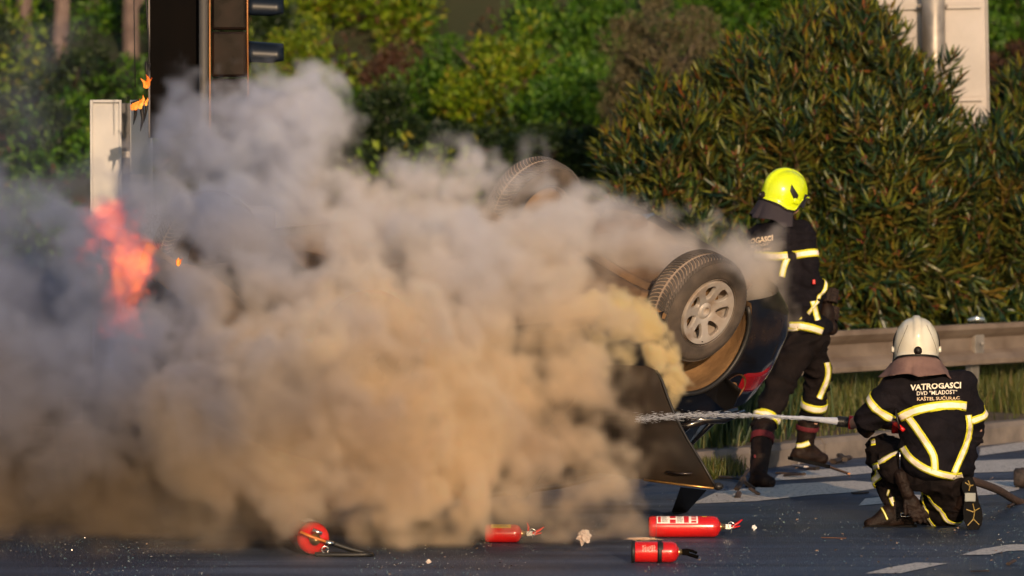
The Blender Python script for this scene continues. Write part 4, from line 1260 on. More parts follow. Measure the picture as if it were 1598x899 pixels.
for sy in (-1, 1):
    for (a_, b_, r0) in (((.95, .80), (.38, .57), .035), ((-.28, .82), (-.32, .60), .04), ((-1.45, .80), (-1.15, .59), .05), ((-1.93, .62), (-1.62, .54), .05)):
        mb = MB(); za = top_h(a_[0]) - .02; zb = float(np.interp(b_[0], [-1.62, -1.3, -.6, 0.0, .38], [1.28, 1.36, 1.38, 1.36, 1.29]))
        mb.tube([CM @ Vector((a_[0], sy * a_[1], za)), CM @ Vector(((a_[0] + b_[0]) / 2, sy * (a_[1] + b_[1]) / 2 * 1.03, (za + zb) / 2)), CM @ Vector((b_[0], sy * b_[1], zb))], r0, 8, flat=.6)
        mb.build('pillar', M_CARP, car, True)
    for (x0, x1, x2, x3) in ((.88, -.26, -.30, .36), (-.34, -1.40, -1.12, -.36), (-1.52, -1.88, -1.60, -1.22)):
        mb = MB(); q = [(x0, .80, top_h(x0) - .01), (x1, .80 if x1 > -1.7 else .66, top_h(x1) - .01), (x2, .575, 1.33 if x2 > -1.5 else 1.27), (x3, .585, 1.33)]
        mb.sheet([CM @ Vector((x, sy * y, z)) for x, y, z in q]); o = mb.build('window', M_CGLASS, car); s_ = o.modifiers.new('t', 'SOLIDIFY'); s_.thickness = .005
mb = MB(); mb.sheet([CM @ Vector(v) for v in ((-1.95, -.60, .93), (-1.95, .60, .93), (-1.63, .50, 1.29), (-1.63, -.50, 1.29))]); mb.build('rear_window', M_CGLASS, car)
mb = MB(); mb.sheet([CM @ Vector(v) for v in ((.95, -.72, .93), (.95, .72, .93), (.40, .54, 1.31), (.40, -.54, 1.31))]); mb.build('windscreen', M_CGLASS, car)
# underbody
mb = MB(); vv = []; n = 20
for i in range(n + 1):
    x = -1.9 + 3.8 * i / n
    for k in range(11):
        t = -1 + 2 * k / 10; yb = .80 if (abs(abs(x) - WB2) > .40) else .50
        yy = min(yb, 0.865 * (1 - min(1, abs(x) / 2.03) ** 4.2) ** (1 / 4.2) * .93)
        z = .19 + .05 * math.exp(-(t / .25) ** 2) + (.10 * math.exp(-((x + 1.0) / .5) ** 2) if abs(t) < .8 else 0) + .02 * math.sin(x * 14) * (abs(t) < .7)
        vv.append(CM @ Vector((x, yy * t, z)))
mb.add(vv, [(i * 11 + k, (i + 1) * 11 + k, (i + 1) * 11 + k + 1, i * 11 + k + 1) for i in range(n) for k in range(10)]); mb.build('floor_pan', M_UNDER, car, True)
def cpart(name, pts, r, m, flat=1.0):
    mb = MB(); mb.tube([CM @ Vector(p) for p in pts], r, 12, flat=flat); return mb.build(name, m, car, True)
cpart('rear_axle', [(-WB2 + .1, -.62, .21), (-WB2 + .16, -.3, .20), (-WB2 + .16, .3, .20), (-WB2 + .1, .62, .21)], .045, M_UNDER)
for sy in (-1, 1):
    cpart('trailing_arm', [(-.75, sy * .50, .21), (-1.0, sy * .56, .19), (-WB2, sy * .62, WZ)], [.05, .055, .06], M_UNDER, .7)
    cpart('damper', [(-WB2 + .02, sy * .58, WZ), (-WB2 + .1, sy * .52, .52)], .03, M_UNDER)
    cpart('spring', [(-WB2 + .22 + .055 * math.cos(k * .8), sy * .48 + .055 * math.sin(k * .8), .20 + k * .006) for k in range(50)], .008, M_UNDER)
    cpart('sill', [(-.82, sy * .79, .19), (.82, sy * .79, .19)], .035, M_TRIM)
    cpart('control_arm', [(WB2 - .15, sy * .35, .22), (WB2, sy * .62, WZ)], .035, M_UNDER)
cpart('exhaust_pipe', [(1.2, .1, .20), (.5, .12, .17), (-.6, .15, .16), (-1.0, .25, .17)], .030, M_BRAKE)
cpart('silencer', [(-1.45, .42, .21), (-1.85, .42, .21)], [.09, .09], M_BRAKE, .7)
cpart('tail_pipe', [(-1.85, .45, .20), (-2.0, .46, .19)], .028, M_CHR)
mb = MB(); mb.box(CM @ Vector((-.72, -.25, .19)), (.5, .7, .14), rot=CM, bev=.05); mb.build('fuel_tank', M_UNDER, car, True)
mb = MB(); mb.box(CM @ Vector((1.2, 0, .22)), (.6, .8, .12), rot=CM, bev=.04); mb.build('engine_tray', M_TRIM, car, True)


def tyre_wheel(lx, ly, lz, sy, spin, steer=0.0):
    axis = Matrix(((1, 0, 0, lx), (0, 0, sy, ly), (0, -sy, 0, lz), (0, 0, 0, 1)))      # local Z outwards
    W = CM @ axis @ Matrix.Rotation(spin, 4, 'Z')
    root = bpy.data.objects.new('wheel', None); COL.objects.link(root); root.empty_display_size = .2
    root.location = (0, 0, 0); adopt(root, car)
    RO, RI, HW = .322, .205, .108
    mb = MB()
    prof = [(RI - .004, -HW + .012), (RI + .012, -HW - .004), (.25, -HW - .014), (.285, -HW - .010), (.305, -HW + .004), (.316, -HW + .022), (RO, -HW + .040), (RO + .002, 0), (RO, HW - .040), (.316, HW - .022), (.305, HW - .004), (.285, HW + .010), (.25, HW + .014), (.238, HW + .010), (.232, HW + .012), (RI + .012, HW + .004), (RI - .004, HW - .012)]
    mb.lathe(prof, W, 72); o = mb.build('tyre', M_TYRE, root, True)
    # tread blocks: curved lateral ribs standing proud between dusty grooves
    mb = MB(); NB = 84
    for i in range(NB):
        for side in (-1, 1):
            a0 = 2 * math.pi * i / NB + (0 if side < 0 else math.pi / NB); vs = []; K = 5
            for k in range(K + 1):
                u = k / K; h = side * (.010 + (HW - .022) * u); sk = a0 + .16 * u * u + .02 * u; rr = RO + .0105 - .016 * u ** 4
                for da in (0, 2 * math.pi / NB * .66):
                    for r2 in (rr, RO - .014 * u ** 4): vs.append(W @ Vector((r2 * math.cos(sk + da), r2 * math.sin(sk + da), h)))
            f_ = []
            for k in range(K):
                b = k * 4; c = b + 4
                f_ += [(b, b + 2, c + 2, c), (b, c, c + 1, b + 1), (b + 2, b + 3, c + 3, c + 2)]
            f_ += [(0, 1, 3, 2), (K * 4, K * 4 + 2, K * 4 + 3, K * 4 + 1)]
            mb.add(vs, f_)
    t_ = mb.build('tread', M_TREADC, root); tag(t_, kind='stuff')
    mb = MB(); mb.lathe([(RO + .0022, -HW + .03), (RO + .0032, 0), (RO + .0022, HW - .03)], W, 72); mb.build('tread_base', M_GROOVE, root, True)
    # rim barrel
    mb = MB(); mb.lathe([(RI + .006, HW + .004), (RI + .008, HW - .004), (RI, HW - .010), (RI - .012, HW - .018), (RI - .016, HW - .05), (RI - .03, 0), (RI - .012, -HW + .02), (RI + .006, -HW + .006)], W, 56); mb.build('rim', M_ALLOY, root, True)
    mb = MB(); mb.lathe([(0, .012), (.10, .012), (.14, .0), (.186, .0), (.19, -.04), (.07, -.05), (0, -.05)], W, 40); mb.build('brake_disc', M_DUST, root, True)
    # seven-spoke face
    NS = 7; rows_ = [.020, .034, .055, .066, .078, .092, .110, .130, .150, .166, .174, .184, .194, .200]
    def zf(r): return float(np.interp(r, [0, .03, .05, .07, .13, .175, .2], [.066, .066, .052, .060, .076, .086, .090])) + HW - .108
    def hw_(r):   # half angle of the hole in a sector
        if r < .086 or r > .172: return 0.0
        t = (r - .086) / .086
        w_ = float(np.interp(t, [0, .08, .3, .7, .92, 1], [.004, .014, .026, .040, .041, .030]))
        return w_ / r
    rows_ = [.020, .034, .05, .062, .074, .086, .0885, .094, .104, .118, .134, .150, .161, .1685, .172, .180, .190, .2005]
    us = [-1, -.8, -.6, -.4, -.2, 0, .2, .4, .6, .8, 1]; vs = []; fs_ = []
    half = math.pi / NS
    cols = len(us) * 2
    for r in rows_:
        for s_i in range(NS):
            c = 2 * math.pi * s_i / NS; h = max(hw_(r), .006 / r if (.086 <= r <= .172) else .25 * half)
            for u in us: vs.append((c + u * h, r, 0))
            for k in range(1, 6): vs.append((c + h + (2 * half - 2 * h) * k / 6, r, 1))
    per = len(us) + 5; tot_ = per * NS
    pts = []
    for (a, r, sp_) in vs: pts.append(W @ Vector((r * math.cos(a), r * math.sin(a), zf(r))))
    for i in range(len(rows_) - 1):
        rm = (rows_[i] + rows_[i + 1]) / 2
        for s_i in range(NS):
            for k in range(per):
                if k < len(us) - 1 and .086 < rm < .172: continue
                a = i * tot_ + s_i * per + k; b = i * tot_ + (s_i * per + k + 1) % tot_
                fs_.append((a, b, b + tot_, a + tot_))
    mb = MB(); mb.add(pts, fs_); o = mb.build('spoke_face', M_ALLOY, root, True)
    s_ = o.modifiers.new('t', 'SOLIDIFY'); s_.thickness = .026; s_.offset = -1 if sy < 0 else -1
    bv = o.modifiers.new('b', 'BEVEL'); bv.width = .0035; bv.segments = 2; bv.limit_method = 'ANGLE'; bv.angle_limit = R(50)
    mb = MB(); mb.lathe([(.030, .050 + HW - .108), (.030, .070 + HW - .108), (.024, .074 + HW - .108), (0, .073 + HW - .108)], W, 24); mb.build('hub_cap', M_ALLOY, root, True)
    for k in range(5):
        a = 2 * math.pi * k / 5 + .3; mb = MB(); mb.lathe([(.009, .050), (.009, .066), (.006, .069), (0, .069)], W @ Matrix.Translation((.052 * math.cos(a), .052 * math.sin(a), HW - .108)), 6); mb.build('wheel_bolt', M_BRAKE, root)
    a = 1.2; mb = MB(); mb.tube([W @ Vector((.188 * math.cos(a), .188 * math.sin(a), HW - .015)), W @ Vector((.180 * math.cos(a), .180 * math.sin(a), HW + .012))], .004, 6); mb.build('valve_stem', M_TRIM, root)
    return root


tyre_wheel(-WB2, -.74, WZ, -1, .35)
tyre_wheel(-WB2, .74, WZ, 1, .9)
tyre_wheel(WB2, -.74, WZ, -1, .1)
tyre_wheel(WB2, .74, WZ, 1, 1.3)


# tail lamps, filler flap, bumper line
def shell_patch(name, m, i0, i1, t0, t1, off, shape=None, parent=car):
    """patch standing off the skin between perimeter indices and height fractions"""
    mb = MB(); vs = []; ni = i1 - i0; nt_ = 10
    for i in range(ni + 1):
        for k in range(nt_ + 1):
            u = i / ni; v = k / nt_
            if shape: ta, tb = shape(u)
            else: ta, tb = t0, t1
            t = ta + (tb - ta) * v; p = PL[(i0 + i) % NP_]
            q = shell(p, t); q2 = shell(PL[(i0 + i + 1) % NP_], t); q3 = shell(p, min(1, t + .02))
            n = (q2 - q).cross(q3 - q).normalized()
            if n.dot(Vector((q.x, q.y, 0))) < 0: n = -n
            e = math.sin(math.pi * min(1, max(0, u))) * math.sin(math.pi * v)
            vs.append(CM @ (q + n * (off * min(1, e * 4))))
    mb.add(vs, [(i * (nt_ + 1) + k, (i + 1) * (nt_ + 1) + k, (i + 1) * (nt_ + 1) + k + 1, i * (nt_ + 1) + k + 1) for i in range(ni) for k in range(nt_)])
    return mb.build(name, m, parent, True)


# rear right corner index
ir = min(range(NP_), key=lambda i: (PL[i] - Vector((-2.22 * .97, -.865 * .95))).length)
il = min(range(NP_), key=lambda i: (PL[i] - Vector((-2.22 * .97, .865 * .95))).length)
shell_patch('tail_light', M_TAIL, ir + 2, ir + 10, .62, .88, .012, lambda u: (.70 - .06 * u, .86 - .04 * abs(u - .5) * 2))
shell_patch('tail_light', M_TAIL, il - 7, il + 9, .62, .88, .014)
shell_patch('bumper_strip', M_TRIM, ir - 14, il + 14, .36, .42, .012)
mb = MB(); mb.box(CM @ Vector((-2.235, 0, .62)), (.012, .5, .11), rot=CM, bev=.003); mb.build('number_plate', M_LABW, car)
fc = Vector((-1.60, 0, .80)); yf = -0.865 * (1 - (1.60 / 2.03) ** 4.2) ** (1 / 4.2) * .985
_bv = BVHTree.FromPolygons([v.co.copy() for v in body.data.vertices], [q.vertices[:] for q in body.data.polygons])
_dr = (P(1142, 606, 40) - Vector((0, 0, CAMZ))).normalized(); _l, _n, _i, _d = _bv.ray_cast(Vector((0, 0, CAMZ)), _dr)
if _l is None: _l, _n = CM @ Vector((-1.7, -.86, .8)), CR @ Vector((0, -1, 0))
if _n.dot(_dr) > 0: _n = -_n
FM = axis_matrix(_l, _n)
mb = MB(); mb.lathe([(.105, .012), (.095, .010), (.085, -.03), (.05, -.035), (0, -.035)], FM, 28); mb.build('filler_recess', M_FILL, car, True)
mb = MB(); mb.lathe([(.04, -.03), (.042, .0), (.034, .012), (0, .012)], FM, 20); mb.build('filler_cap', M_FILL, car, True)
mb = MB(); mb.box(FM @ Vector((-.115, 0, .07)), (.006, .17, .15), rot=FM, bev=.002); mb.build('filler_flap', M_CHR, car)

# near side door torn open and hanging to the road
DM = M_CARP
M_DOOR = mat('dusty_door_paint', (0.010, 0.007, 0.005), 0.5, spec=.25, col2=(0.034, 0.021, 0.012), scale=2.6, lo=.4, hi=.75, rough2=.6)
dd = 30.15
outl = [(850, 590), (900, 576), (960, 569), (1008, 571), (1022, 577), (1031, 592), (1040, 618), (1052, 648), (1070, 682), (1092, 718), (1117, 761), (1060, 755), (1005, 748), (940, 738), (880, 730)]
def dpt(px, py, off): return P(px, py, dd + (1117 - px) * .0014 + (py - 570) * -.0006 + off)
front = [dpt(x, y, 0) for x, y in outl]; back = [dpt(x, y, .07) for x, y in outl]
cxp = sum((v for v in front), Vector()) / len(front)
vs = []; fs = []
k = len(outl); rings = [(front, .0, .0), (front, .03, -.008), (front, .35, -.014), (front, .75, -.018)]
for rg_, sh, off in rings: vs += [v.lerp(cxp, sh) + Vector((0, off, 0)) for v in rg_]
vs.append(cxp + Vector((0, -.019, 0))); ci = len(vs) - 1
for r_i in range(3):
    for j in range(k): fs.append((r_i * k + j, r_i * k + (j + 1) % k, (r_i + 1) * k + (j + 1) % k, (r_i + 1) * k + j))
for j in range(k): fs.append((3 * k + j, 3 * k + (j + 1) % k, ci))
b0 = len(vs); vs += back
for j in range(k): fs.append((j, b0 + j, b0 + (j + 1) % k, (j + 1) % k))
fs.append(tuple(b0 + j for j in range(k)))
door = mesh_obj('door', vs, fs, M_DOOR, car, True)
es = door.modifiers.new('e', 'EDGE_SPLIT'); es.split_angle = R(40)
mb = MB(); mb.tube([dpt(1005, 749, -.02), dpt(1060, 756, -.02), dpt(1114, 762, -.02)], .007, 8); mb.build('window_trim', mat('brass_trim', (.45, .25, .08), .3, .8), door, True)
mb = MB(); mb.tube([dpt(1024, 578, -.008), dpt(1033, 594, -.008), dpt(1042, 620, -.008), dpt(1054, 650, -.008), dpt(1072, 684, -.008), dpt(1094, 720, -.008), dpt(1117, 760, -.008)], .008, 8); mb.build('door_seal', M_TRIM, door, True)
mb = MB(); mb.tube([dpt(1040, 736, -.06), dpt(1060, 739, -.075), dpt(1080, 739, -.06)], .011, 8, flat=.6); mb.build('door_handle', M_CARP, door, True)
mb = MB(); mb.ell(dpt(1121, 759, -.01), (.03, .03, .022)); mb.build('mirror_stub', M_TRIM, door, True)
a = dpt(1082, 764, .05); g1 = G(1062, 799)
mb = MB(); mb.add([dpt(1062, 760, .03), dpt(1103, 765, .03), Vector((G(1068, 801).x + .02, g1.y, .0)), Vector((G(1048, 797).x, g1.y + .02, 0.0))] + [dpt(1062, 760, .06), dpt(1103, 765, .06), Vector((G(1068, 801).x + .02, g1.y + .04, .0)), Vector((G(1048, 797).x, g1.y + .06, 0.0))],
       [(0, 1, 2, 3), (7, 6, 5, 4), (0, 4, 5, 1), (1, 5, 6, 2), (2, 6, 7, 3), (3, 7, 4, 0)]); mb.build('window_frame', M_TRIM, door)
mb = MB(); mb.tube([CM @ Vector((-.2, -.80, .9)), dpt(1000, 580, .05)], .03, 8); mb.build('hinge', M_TRIM, car)
# crushed black sheet between body and door
mb = MB(); mb.tube([P(1052, 640, 31.0), P(1085, 655, 31.0), P(1130, 655, 31.0), P(1160, 642, 31.1)], [.03, .05, .04, .02], 7, flat=.6); mb.tube([P(1060, 668, 30.9), P(1100, 655, 31.0), P(1150, 640, 31.1)], [.02, .03, .02], 6); mb.build('crumpled_pillar', M_CARP, car, True)
print('CAR lowest roof z', lowest, 'filler', FM.translation)
# ------------------------------------------------------------------ firefighters
M_NAVY = mat('navy_turnout_cloth', (0.0055, 0.005, 0.0075), 0.85, col2=(0.011, 0.009, 0.012), scale=9, bump=.6, bscale=55, spec=.12)
M_TROU = mat('brown_black_trouser_cloth', (0.007, 0.0055, 0.006), 0.85, col2=(0.014, 0.010, 0.010), scale=8, bump=.6, bscale=50, spec=.12)
M_BOOT = mat('boot_leather', (0.008, 0.0045, 0.004), 0.6, spec=.2, col2=(0.020, 0.011, 0.008), scale=14, bump=.4, bscale=70)
M_GLOVE = mat('glove_leather', (0.014, 0.009, 0.008), 0.7, spec=.2, col2=(0.028, 0.018, 0.015), scale=20, bump=.3)
M_SKIN = mat('skin', (0.42, 0.24, 0.17), 0.55)
M_TY = mat('tape_yellow', (0.62, 0.60, 0.02), 0.55)
M_TS = mat('tape_silver', (0.92, 0.86, 0.74), 0.45, col2=(0.80, 0.68, 0.45), scale=30, lo=.35, hi=.75)
M_HWHITE = mat('ivory_helmet', (0.66, 0.64, 0.54), 0.25, coat=.5, col2=(0.56, 0.52, 0.42), scale=7)
M_HYEL = mat('fluorescent_yellow_helmet', (0.62, 0.78, 0.005), 0.25, coat=.5)
M_CURT = mat('neck_curtain_cloth', (0.13, 0.075, 0.068), 0.85, col2=(0.19, 0.115, 0.10), scale=10, bump=.4)
M_CURTD = mat('dark_neck_curtain', (0.025, 0.020, 0.028), 0.85)
M_LETTER = mat('letter_print', (0.85, 0.78, 0.66), 0.6)
M_LETTERO = mat('letter_print_warm', (0.8, 0.62, 0.42), 0.6)
M_SOLE = mat('boot_sole', (0.004, 0.004, 0.0045), 0.7, bump=.3, spec=.1)
M_SOLEY = mat('sole_tread', (0.34, 0.24, 0.07), 0.6)
M_SOLEG = mat('sole_shank', (0.22, 0.24, 0.23), 0.5)
M_REDW = mat('red_webbing', (0.10, 0.008, 0.014), 0.8)
M_VIS = mat('smoked_visor', (0.04, 0.035, 0.03), 0.06, coat=1)

CAMP = Vector((0, 0, CAMZ))


def pray(bv, px, py):
    t = P(px, py, 40.0); d = (t - CAMP).normalized()
    loc, n, i, dist = bv.ray_cast(CAMP, d)
    if loc is None: return None
    if n.dot(d) > 0: n = -n
    return loc, n


def crom(pts, step):
    out = []
    for i in range(len(pts) - 1):
        p0 = pts[max(0, i - 1)]; p1 = pts[i]; p2 = pts[i + 1]; p3 = pts[min(len(pts) - 1, i + 2)]
        L_ = math.hypot(p2[0] - p1[0], p2[1] - p1[1]); n = max(2, int(L_ / step))
        for k in range(n):
            t = k / n
            out.append(tuple(0.5 * (2 * p1[a] + (p2[a] - p0[a]) * t + (2 * p0[a] - 5 * p1[a] + 4 * p2[a] - p3[a]) * t * t + (3 * p1[a] - p0[a] - 3 * p2[a] + p3[a]) * t ** 3) for a in (0, 1)))
    out.append(tuple(pts[-1]))
    return out


def strip_from(rows_, name, parent, mats=None, inner=(1, 2)):
    """rows_: list of lists of surface points (or None)"""
    mb = MB(); prev = None
    for row in rows_:
        if row is None: prev = None; continue
        b = len(mb.v); mb.v += row
        if prev is not None:
            if (row[len(row) // 2] - mb.v[prev + len(row) // 2]).length < .08:
                for k in range(len(row) - 1):
                    mb.f.append((prev + k, prev + k + 1, b + k + 1, b + k)); mb.m.append(1 if inner[0] <= k < inner[1] + 1 else 0)
        prev = b
    o = mb.build(name, mats or [M_TY, M_TS], parent, True)
    s = o.modifiers.new('t', 'SOLIDIFY'); s.thickness = .003; s.offset = -1
    return o


def tape(bv, pts, wpx, parent, name='reflective_tape', ratio=.56, off=.005, mats=None):
    c = crom(pts, 3.0); rows_ = []
    for i, (x, y) in enumerate(c):
        a = c[max(0, i - 1)]; b = c[min(len(c) - 1, i + 1)]; tx, ty = b[0] - a[0], b[1] - a[1]; l_ = math.hypot(tx, ty) or 1
        nx_, ny_ = -ty / l_, tx / l_; row = []
        for u in (-1, -ratio, 0, ratio, 1):
            h = pray(bv, x + nx_ * u * wpx / 2, y + ny_ * u * wpx / 2)
            if h is None: row = None; break
            row.append(h[0] + h[1] * off)
        rows_.append(row)
    return strip_from(rows_, name, parent, mats)


def ring_tape(bv, c, axis, w_, parent, a0=0, a1=360, name='reflective_tape', ratio=.56, off=.005, mats=None, maxr=.4):
    M = axis_matrix(c, axis).to_3x3(); ax = Vector(axis).normalized(); rows_ = []
    n = max(4, int((a1 - a0) / 8))
    for i in range(n + 1):
        a = R(a0 + (a1 - a0) * i / n); d = M @ Vector((math.cos(a), math.sin(a), 0)); row = []
        for u in (-1, -ratio, 0, ratio, 1):
            h = bv.ray_cast(Vector(c) + ax * (u * w_ / 2), d, maxr)
            if h[0] is None: row = None; break
            row.append(h[0] + d * off)
        rows_.append(row)
    return strip_from(rows_, name, parent, mats)


def letters(bv, body, cx_, cy_, wpx, hpx, slope, m, parent, off=.006, bold=.018):
    cu = bpy.data.curves.new('t', 'FONT'); cu.body = body; cu.size = 1; cu.align_x = 'CENTER'; cu.align_y = 'CENTER'; cu.resolution_u = 2; cu.offset = bold
    o = bpy.data.objects.new('t', cu); COL.objects.link(o)
    dg = bpy.context.evaluated_depsgraph_get(); me = bpy.data.meshes.new_from_object(o.evaluated_get(dg)); bpy.data.objects.remove(o)
    V = [v.co.copy() for v in me.vertices]; F = [tuple(p.vertices) for p in me.polygons]; bpy.data.meshes.remove(me)
    x0, x1 = min(v.x for v in V), max(v.x for v in V); y0, y1 = min(v.y for v in V), max(v.y for v in V)
    out = []
    for v in V:
        u = (v.x - (x0 + x1) / 2) / (x1 - x0) * wpx; w_ = (v.y - (y0 + y1) / 2) / (y1 - y0) * hpx
        h = pray(bv, cx_ + u, cy_ - w_ - u * math.tan(R(slope)))
        if h is None: out.append(None); continue
        out.append(h[0] + h[1] * off)
    keep = [i for i, p in enumerate(out) if p is not None]; mp = {i: k for k, i in enumerate(keep)}
    F = [tuple(mp[i] for i in f) for f in F if all(i in mp for i in f)]
    if F: return tag(mesh_obj('lettering', [out[i] for i in keep], F, m, parent), kind='stuff')


def person_root(loc, label):
    return empty('person', loc, label, 'firefighter', 'firefighters fighting the car fire')


def helmet(name, c, fwd, up, m, parent, adj=True, curtain=None, vents=True, sc=1.0):
    f = Vector(fwd).normalized(); u = Vector(up); u = (u - f * u.dot(f)).normalized(); r_ = f.cross(u)
    H = Matrix(((r_.x, f.x, u.x, c[0]), (r_.y, f.y, u.y, c[1]), (r_.z, f.z, u.z, c[2]), (0, 0, 0, 1))) @ Matrix.Scale(sc, 4)
    root = bpy.data.objects.new(name, None); root.empty_display_size = .1; COL.objects.link(root); adopt(root, parent)
    A, B, C = .126, .152, .135
    def edge_z(ph):    # ph: 0 front, pi back
        k = math.cos(ph)
        return float(np.interp(k, [-1, -.6, -.2, .25, .5, 1], [-.088, -.090, -.108, -.100, -.02, .012]))
    def surf(ph, t):
        """t 0 crown .. 1 lower edge"""
        ez = edge_z(ph); th = t * (math.pi / 2) if ez >= 0 else t
        # run down a meridian: quarter ellipse then nearly straight wall
        tt = t * (1 + max(0, -ez) * 5.0)
        if tt <= 1: q = tt * math.pi / 2; rr = math.sin(q) ** .92; z = C * math.cos(q)
        else: k = (tt - 1) / max(1e-6, (1 + max(0, -ez) * 5.0) - 1); z = ez * k; rr = 1 + .01 * k - .06 * k * k
        if ez > 0 and t == 1: z = max(z, ez)
        if ez > 0: z = max(z, ez)
        x = A * rr * math.sin(ph); y = B * rr * math.cos(ph)
        crest = .011 * (1 / (1 + math.exp((abs(x) - .020) * 420))) * (1 / (1 + math.exp(-(z - .0) * 60)))
        side = .004 * (1 / (1 + math.exp((abs(x) - .082) * -260))) * (1 / (1 + math.exp(-(z - .015) * 80)))
        lip = .010 * max(0, (t - .93) / .07) ** 1.5 * (1 if z < 0 else 2.4)
        nn = Vector((x / A / A, y / B / B, max(z, 0) / C / C)).normalized()
        return Vector((x, y, z)) + nn * (crest - side + lip)
    n1, n2 = 96, 34; vs = []; fs = []
    for i in range(n1):
        ph = 2 * math.pi * i / n1
        for k in range(n2 + 1): vs.append(H @ surf(ph, max(.004, k / n2)))
    for i in range(n1):
        for k in range(n2): fs.append((i * (n2 + 1) + k, i * (n2 + 1) + k + 1, ((i + 1) % n1) * (n2 + 1) + k + 1, ((i + 1) % n1) * (n2 + 1) + k))
    mb = MB(); mb.add(vs, fs); o = mb.build('shell', m, root, True); s = o.modifiers.new('t', 'SOLIDIFY'); s.thickness = .004; s.offset = 1
    mb = MB(); mb.tube([H @ (surf(2 * math.pi * i / 64, 1.0) + Vector((0, 0, -.004))) for i in range(65)], .0055 * sc, 6); mb.build('edge_band', M_RUB, root, True)
    # inner dark band under the shell at the back
    mb = MB(); vs = []
    for i in range(41):
        ph = R(80 + 200 * i / 40); e = surf(ph, 1.0)
        vs += [H @ (e * .985), H @ (Vector((e.x * .93, e.y * .93, e.z - .032)))]
    mb.add(vs, [(2 * i, 2 * i + 2, 2 * i + 3, 2 * i + 1) for i in range(40)]); mb.build('nape_band', M_RUB, root, True)
    if adj:
        e = surf(math.pi, .90); mb = MB(); mb.ell(H @ (e + Vector((0, -.002, -.010))), (.024, .016, .026), n=14, k=10); o = mb.build('adjuster_knob', M_BOOT, root, True)
        mb = MB(); mb.ell(H @ (e + Vector((0, -.024, -.010))), (.010, .006, .012)); mb.build('knob_cap', M_TRIM, root, True)
    for sx in (-1, 1):
        mb = MB(); e = surf(sx * R(88), .80); mb.box(H @ (e + Vector((sx * .004, .012, .0))), (.018 * sc, .05 * sc, .035 * sc), rot=H, bev=.008); mb.build('visor_pivot', m, root, True)
        # dark vent plate following the shell
        vv = []; nu, nv = 8, 4
        for i in range(nu + 1):
            for k in range(nv + 1):
                u_, v_ = i / nu, k / nv
                ph = R(108 - 25 * u_) ; t = .50 + .17 * v_ + .17 * u_ - .04 * (1 - u_) * v_
                q = surf(sx * ph, t); vv.append(H @ (q * 1.03))
        mb = MB(); mb.add(vv, [(i * (nv + 1) + k, i * (nv + 1) + k + 1, (i + 1) * (nv + 1) + k + 1, (i + 1) * (nv + 1) + k) for i in range(nu) for k in range(nv)]); o = mb.build('vent', M_TRIM, root, True)
        s = o.modifiers.new('t', 'SOLIDIFY'); s.thickness = .003; s.offset = 0
        # small moulded line on the shell
        mb = MB(); mb.tube([H @ (surf(sx * R(150 - 34 * (k / 12) ** 1.6), .42 + .50 * k / 12) * 1.003) for k in range(13)], .0012, 5); mb.build('moulded_line', M_BOOT if m is M_HWHITE else M_TY, root, True)
    # visor at the front
    vv = []; nu, nv = 16, 5
    for i in range(nu + 1):
        ph = R(-62 + 124 * i / nu)
        for k in range(nv + 1):
            v_ = k / nv; vv.append(H @ Vector((A * 1.02 * math.sin(ph), B * 1.03 * math.cos(ph), .018 - .085 * v_)))
    mb = MB(); mb.add(vv, [(i * (nv + 1) + k, i * (nv + 1) + k + 1, (i + 1) * (nv + 1) + k + 1, (i + 1) * (nv + 1) + k) for i in range(nu) for k in range(nv)]); mb.build('visor', M_VIS, root, True)
    if curtain:
        cm, drop, flare, wid = curtain; vs = []; nu, nv = 60, 9
        for i in range(nu + 1):
            u_ = i / nu; ph = R(82 + 196 * u_); e = surf(ph, 1.0); k_ = math.sin(math.pi * u_)
            cen = math.exp(-((u_ - .5) / .045) ** 2)
            for k in range(nv + 1):
                v_ = k / nv
                fl = 1 + flare * v_ ** 1.3 * (1 + .25 * math.cos(u_ * math.pi * 6)) + .16 * cen * v_ - .14 * math.exp(-((u_ - .57) / .02) ** 2) * v_ - .10 * math.exp(-((u_ - .43) / .02) ** 2) * v_
                dz = -.012 - drop * v_ * (.80 + .20 * k_ + .12 * cen + .05 * math.sin(u_ * 19))
                vs.append(H @ Vector((e.x * .95 * (fl * wid if k else 1), e.y * .95 * (1 + (fl - 1) * .6), e.z + dz)))
        mb = MB(); mb.add(vs, [(i * (nv + 1) + k, i * (nv + 1) + k + 1, (i + 1) * (nv + 1) + k + 1, (i + 1) * (nv + 1) + k) for i in range(nu) for k in range(nv)])
        o = mb.build('neck_curtain', cm, root, True); s = o.modifiers.new('t', 'SOLIDIFY'); s.thickness = .004
    return root, H, surf


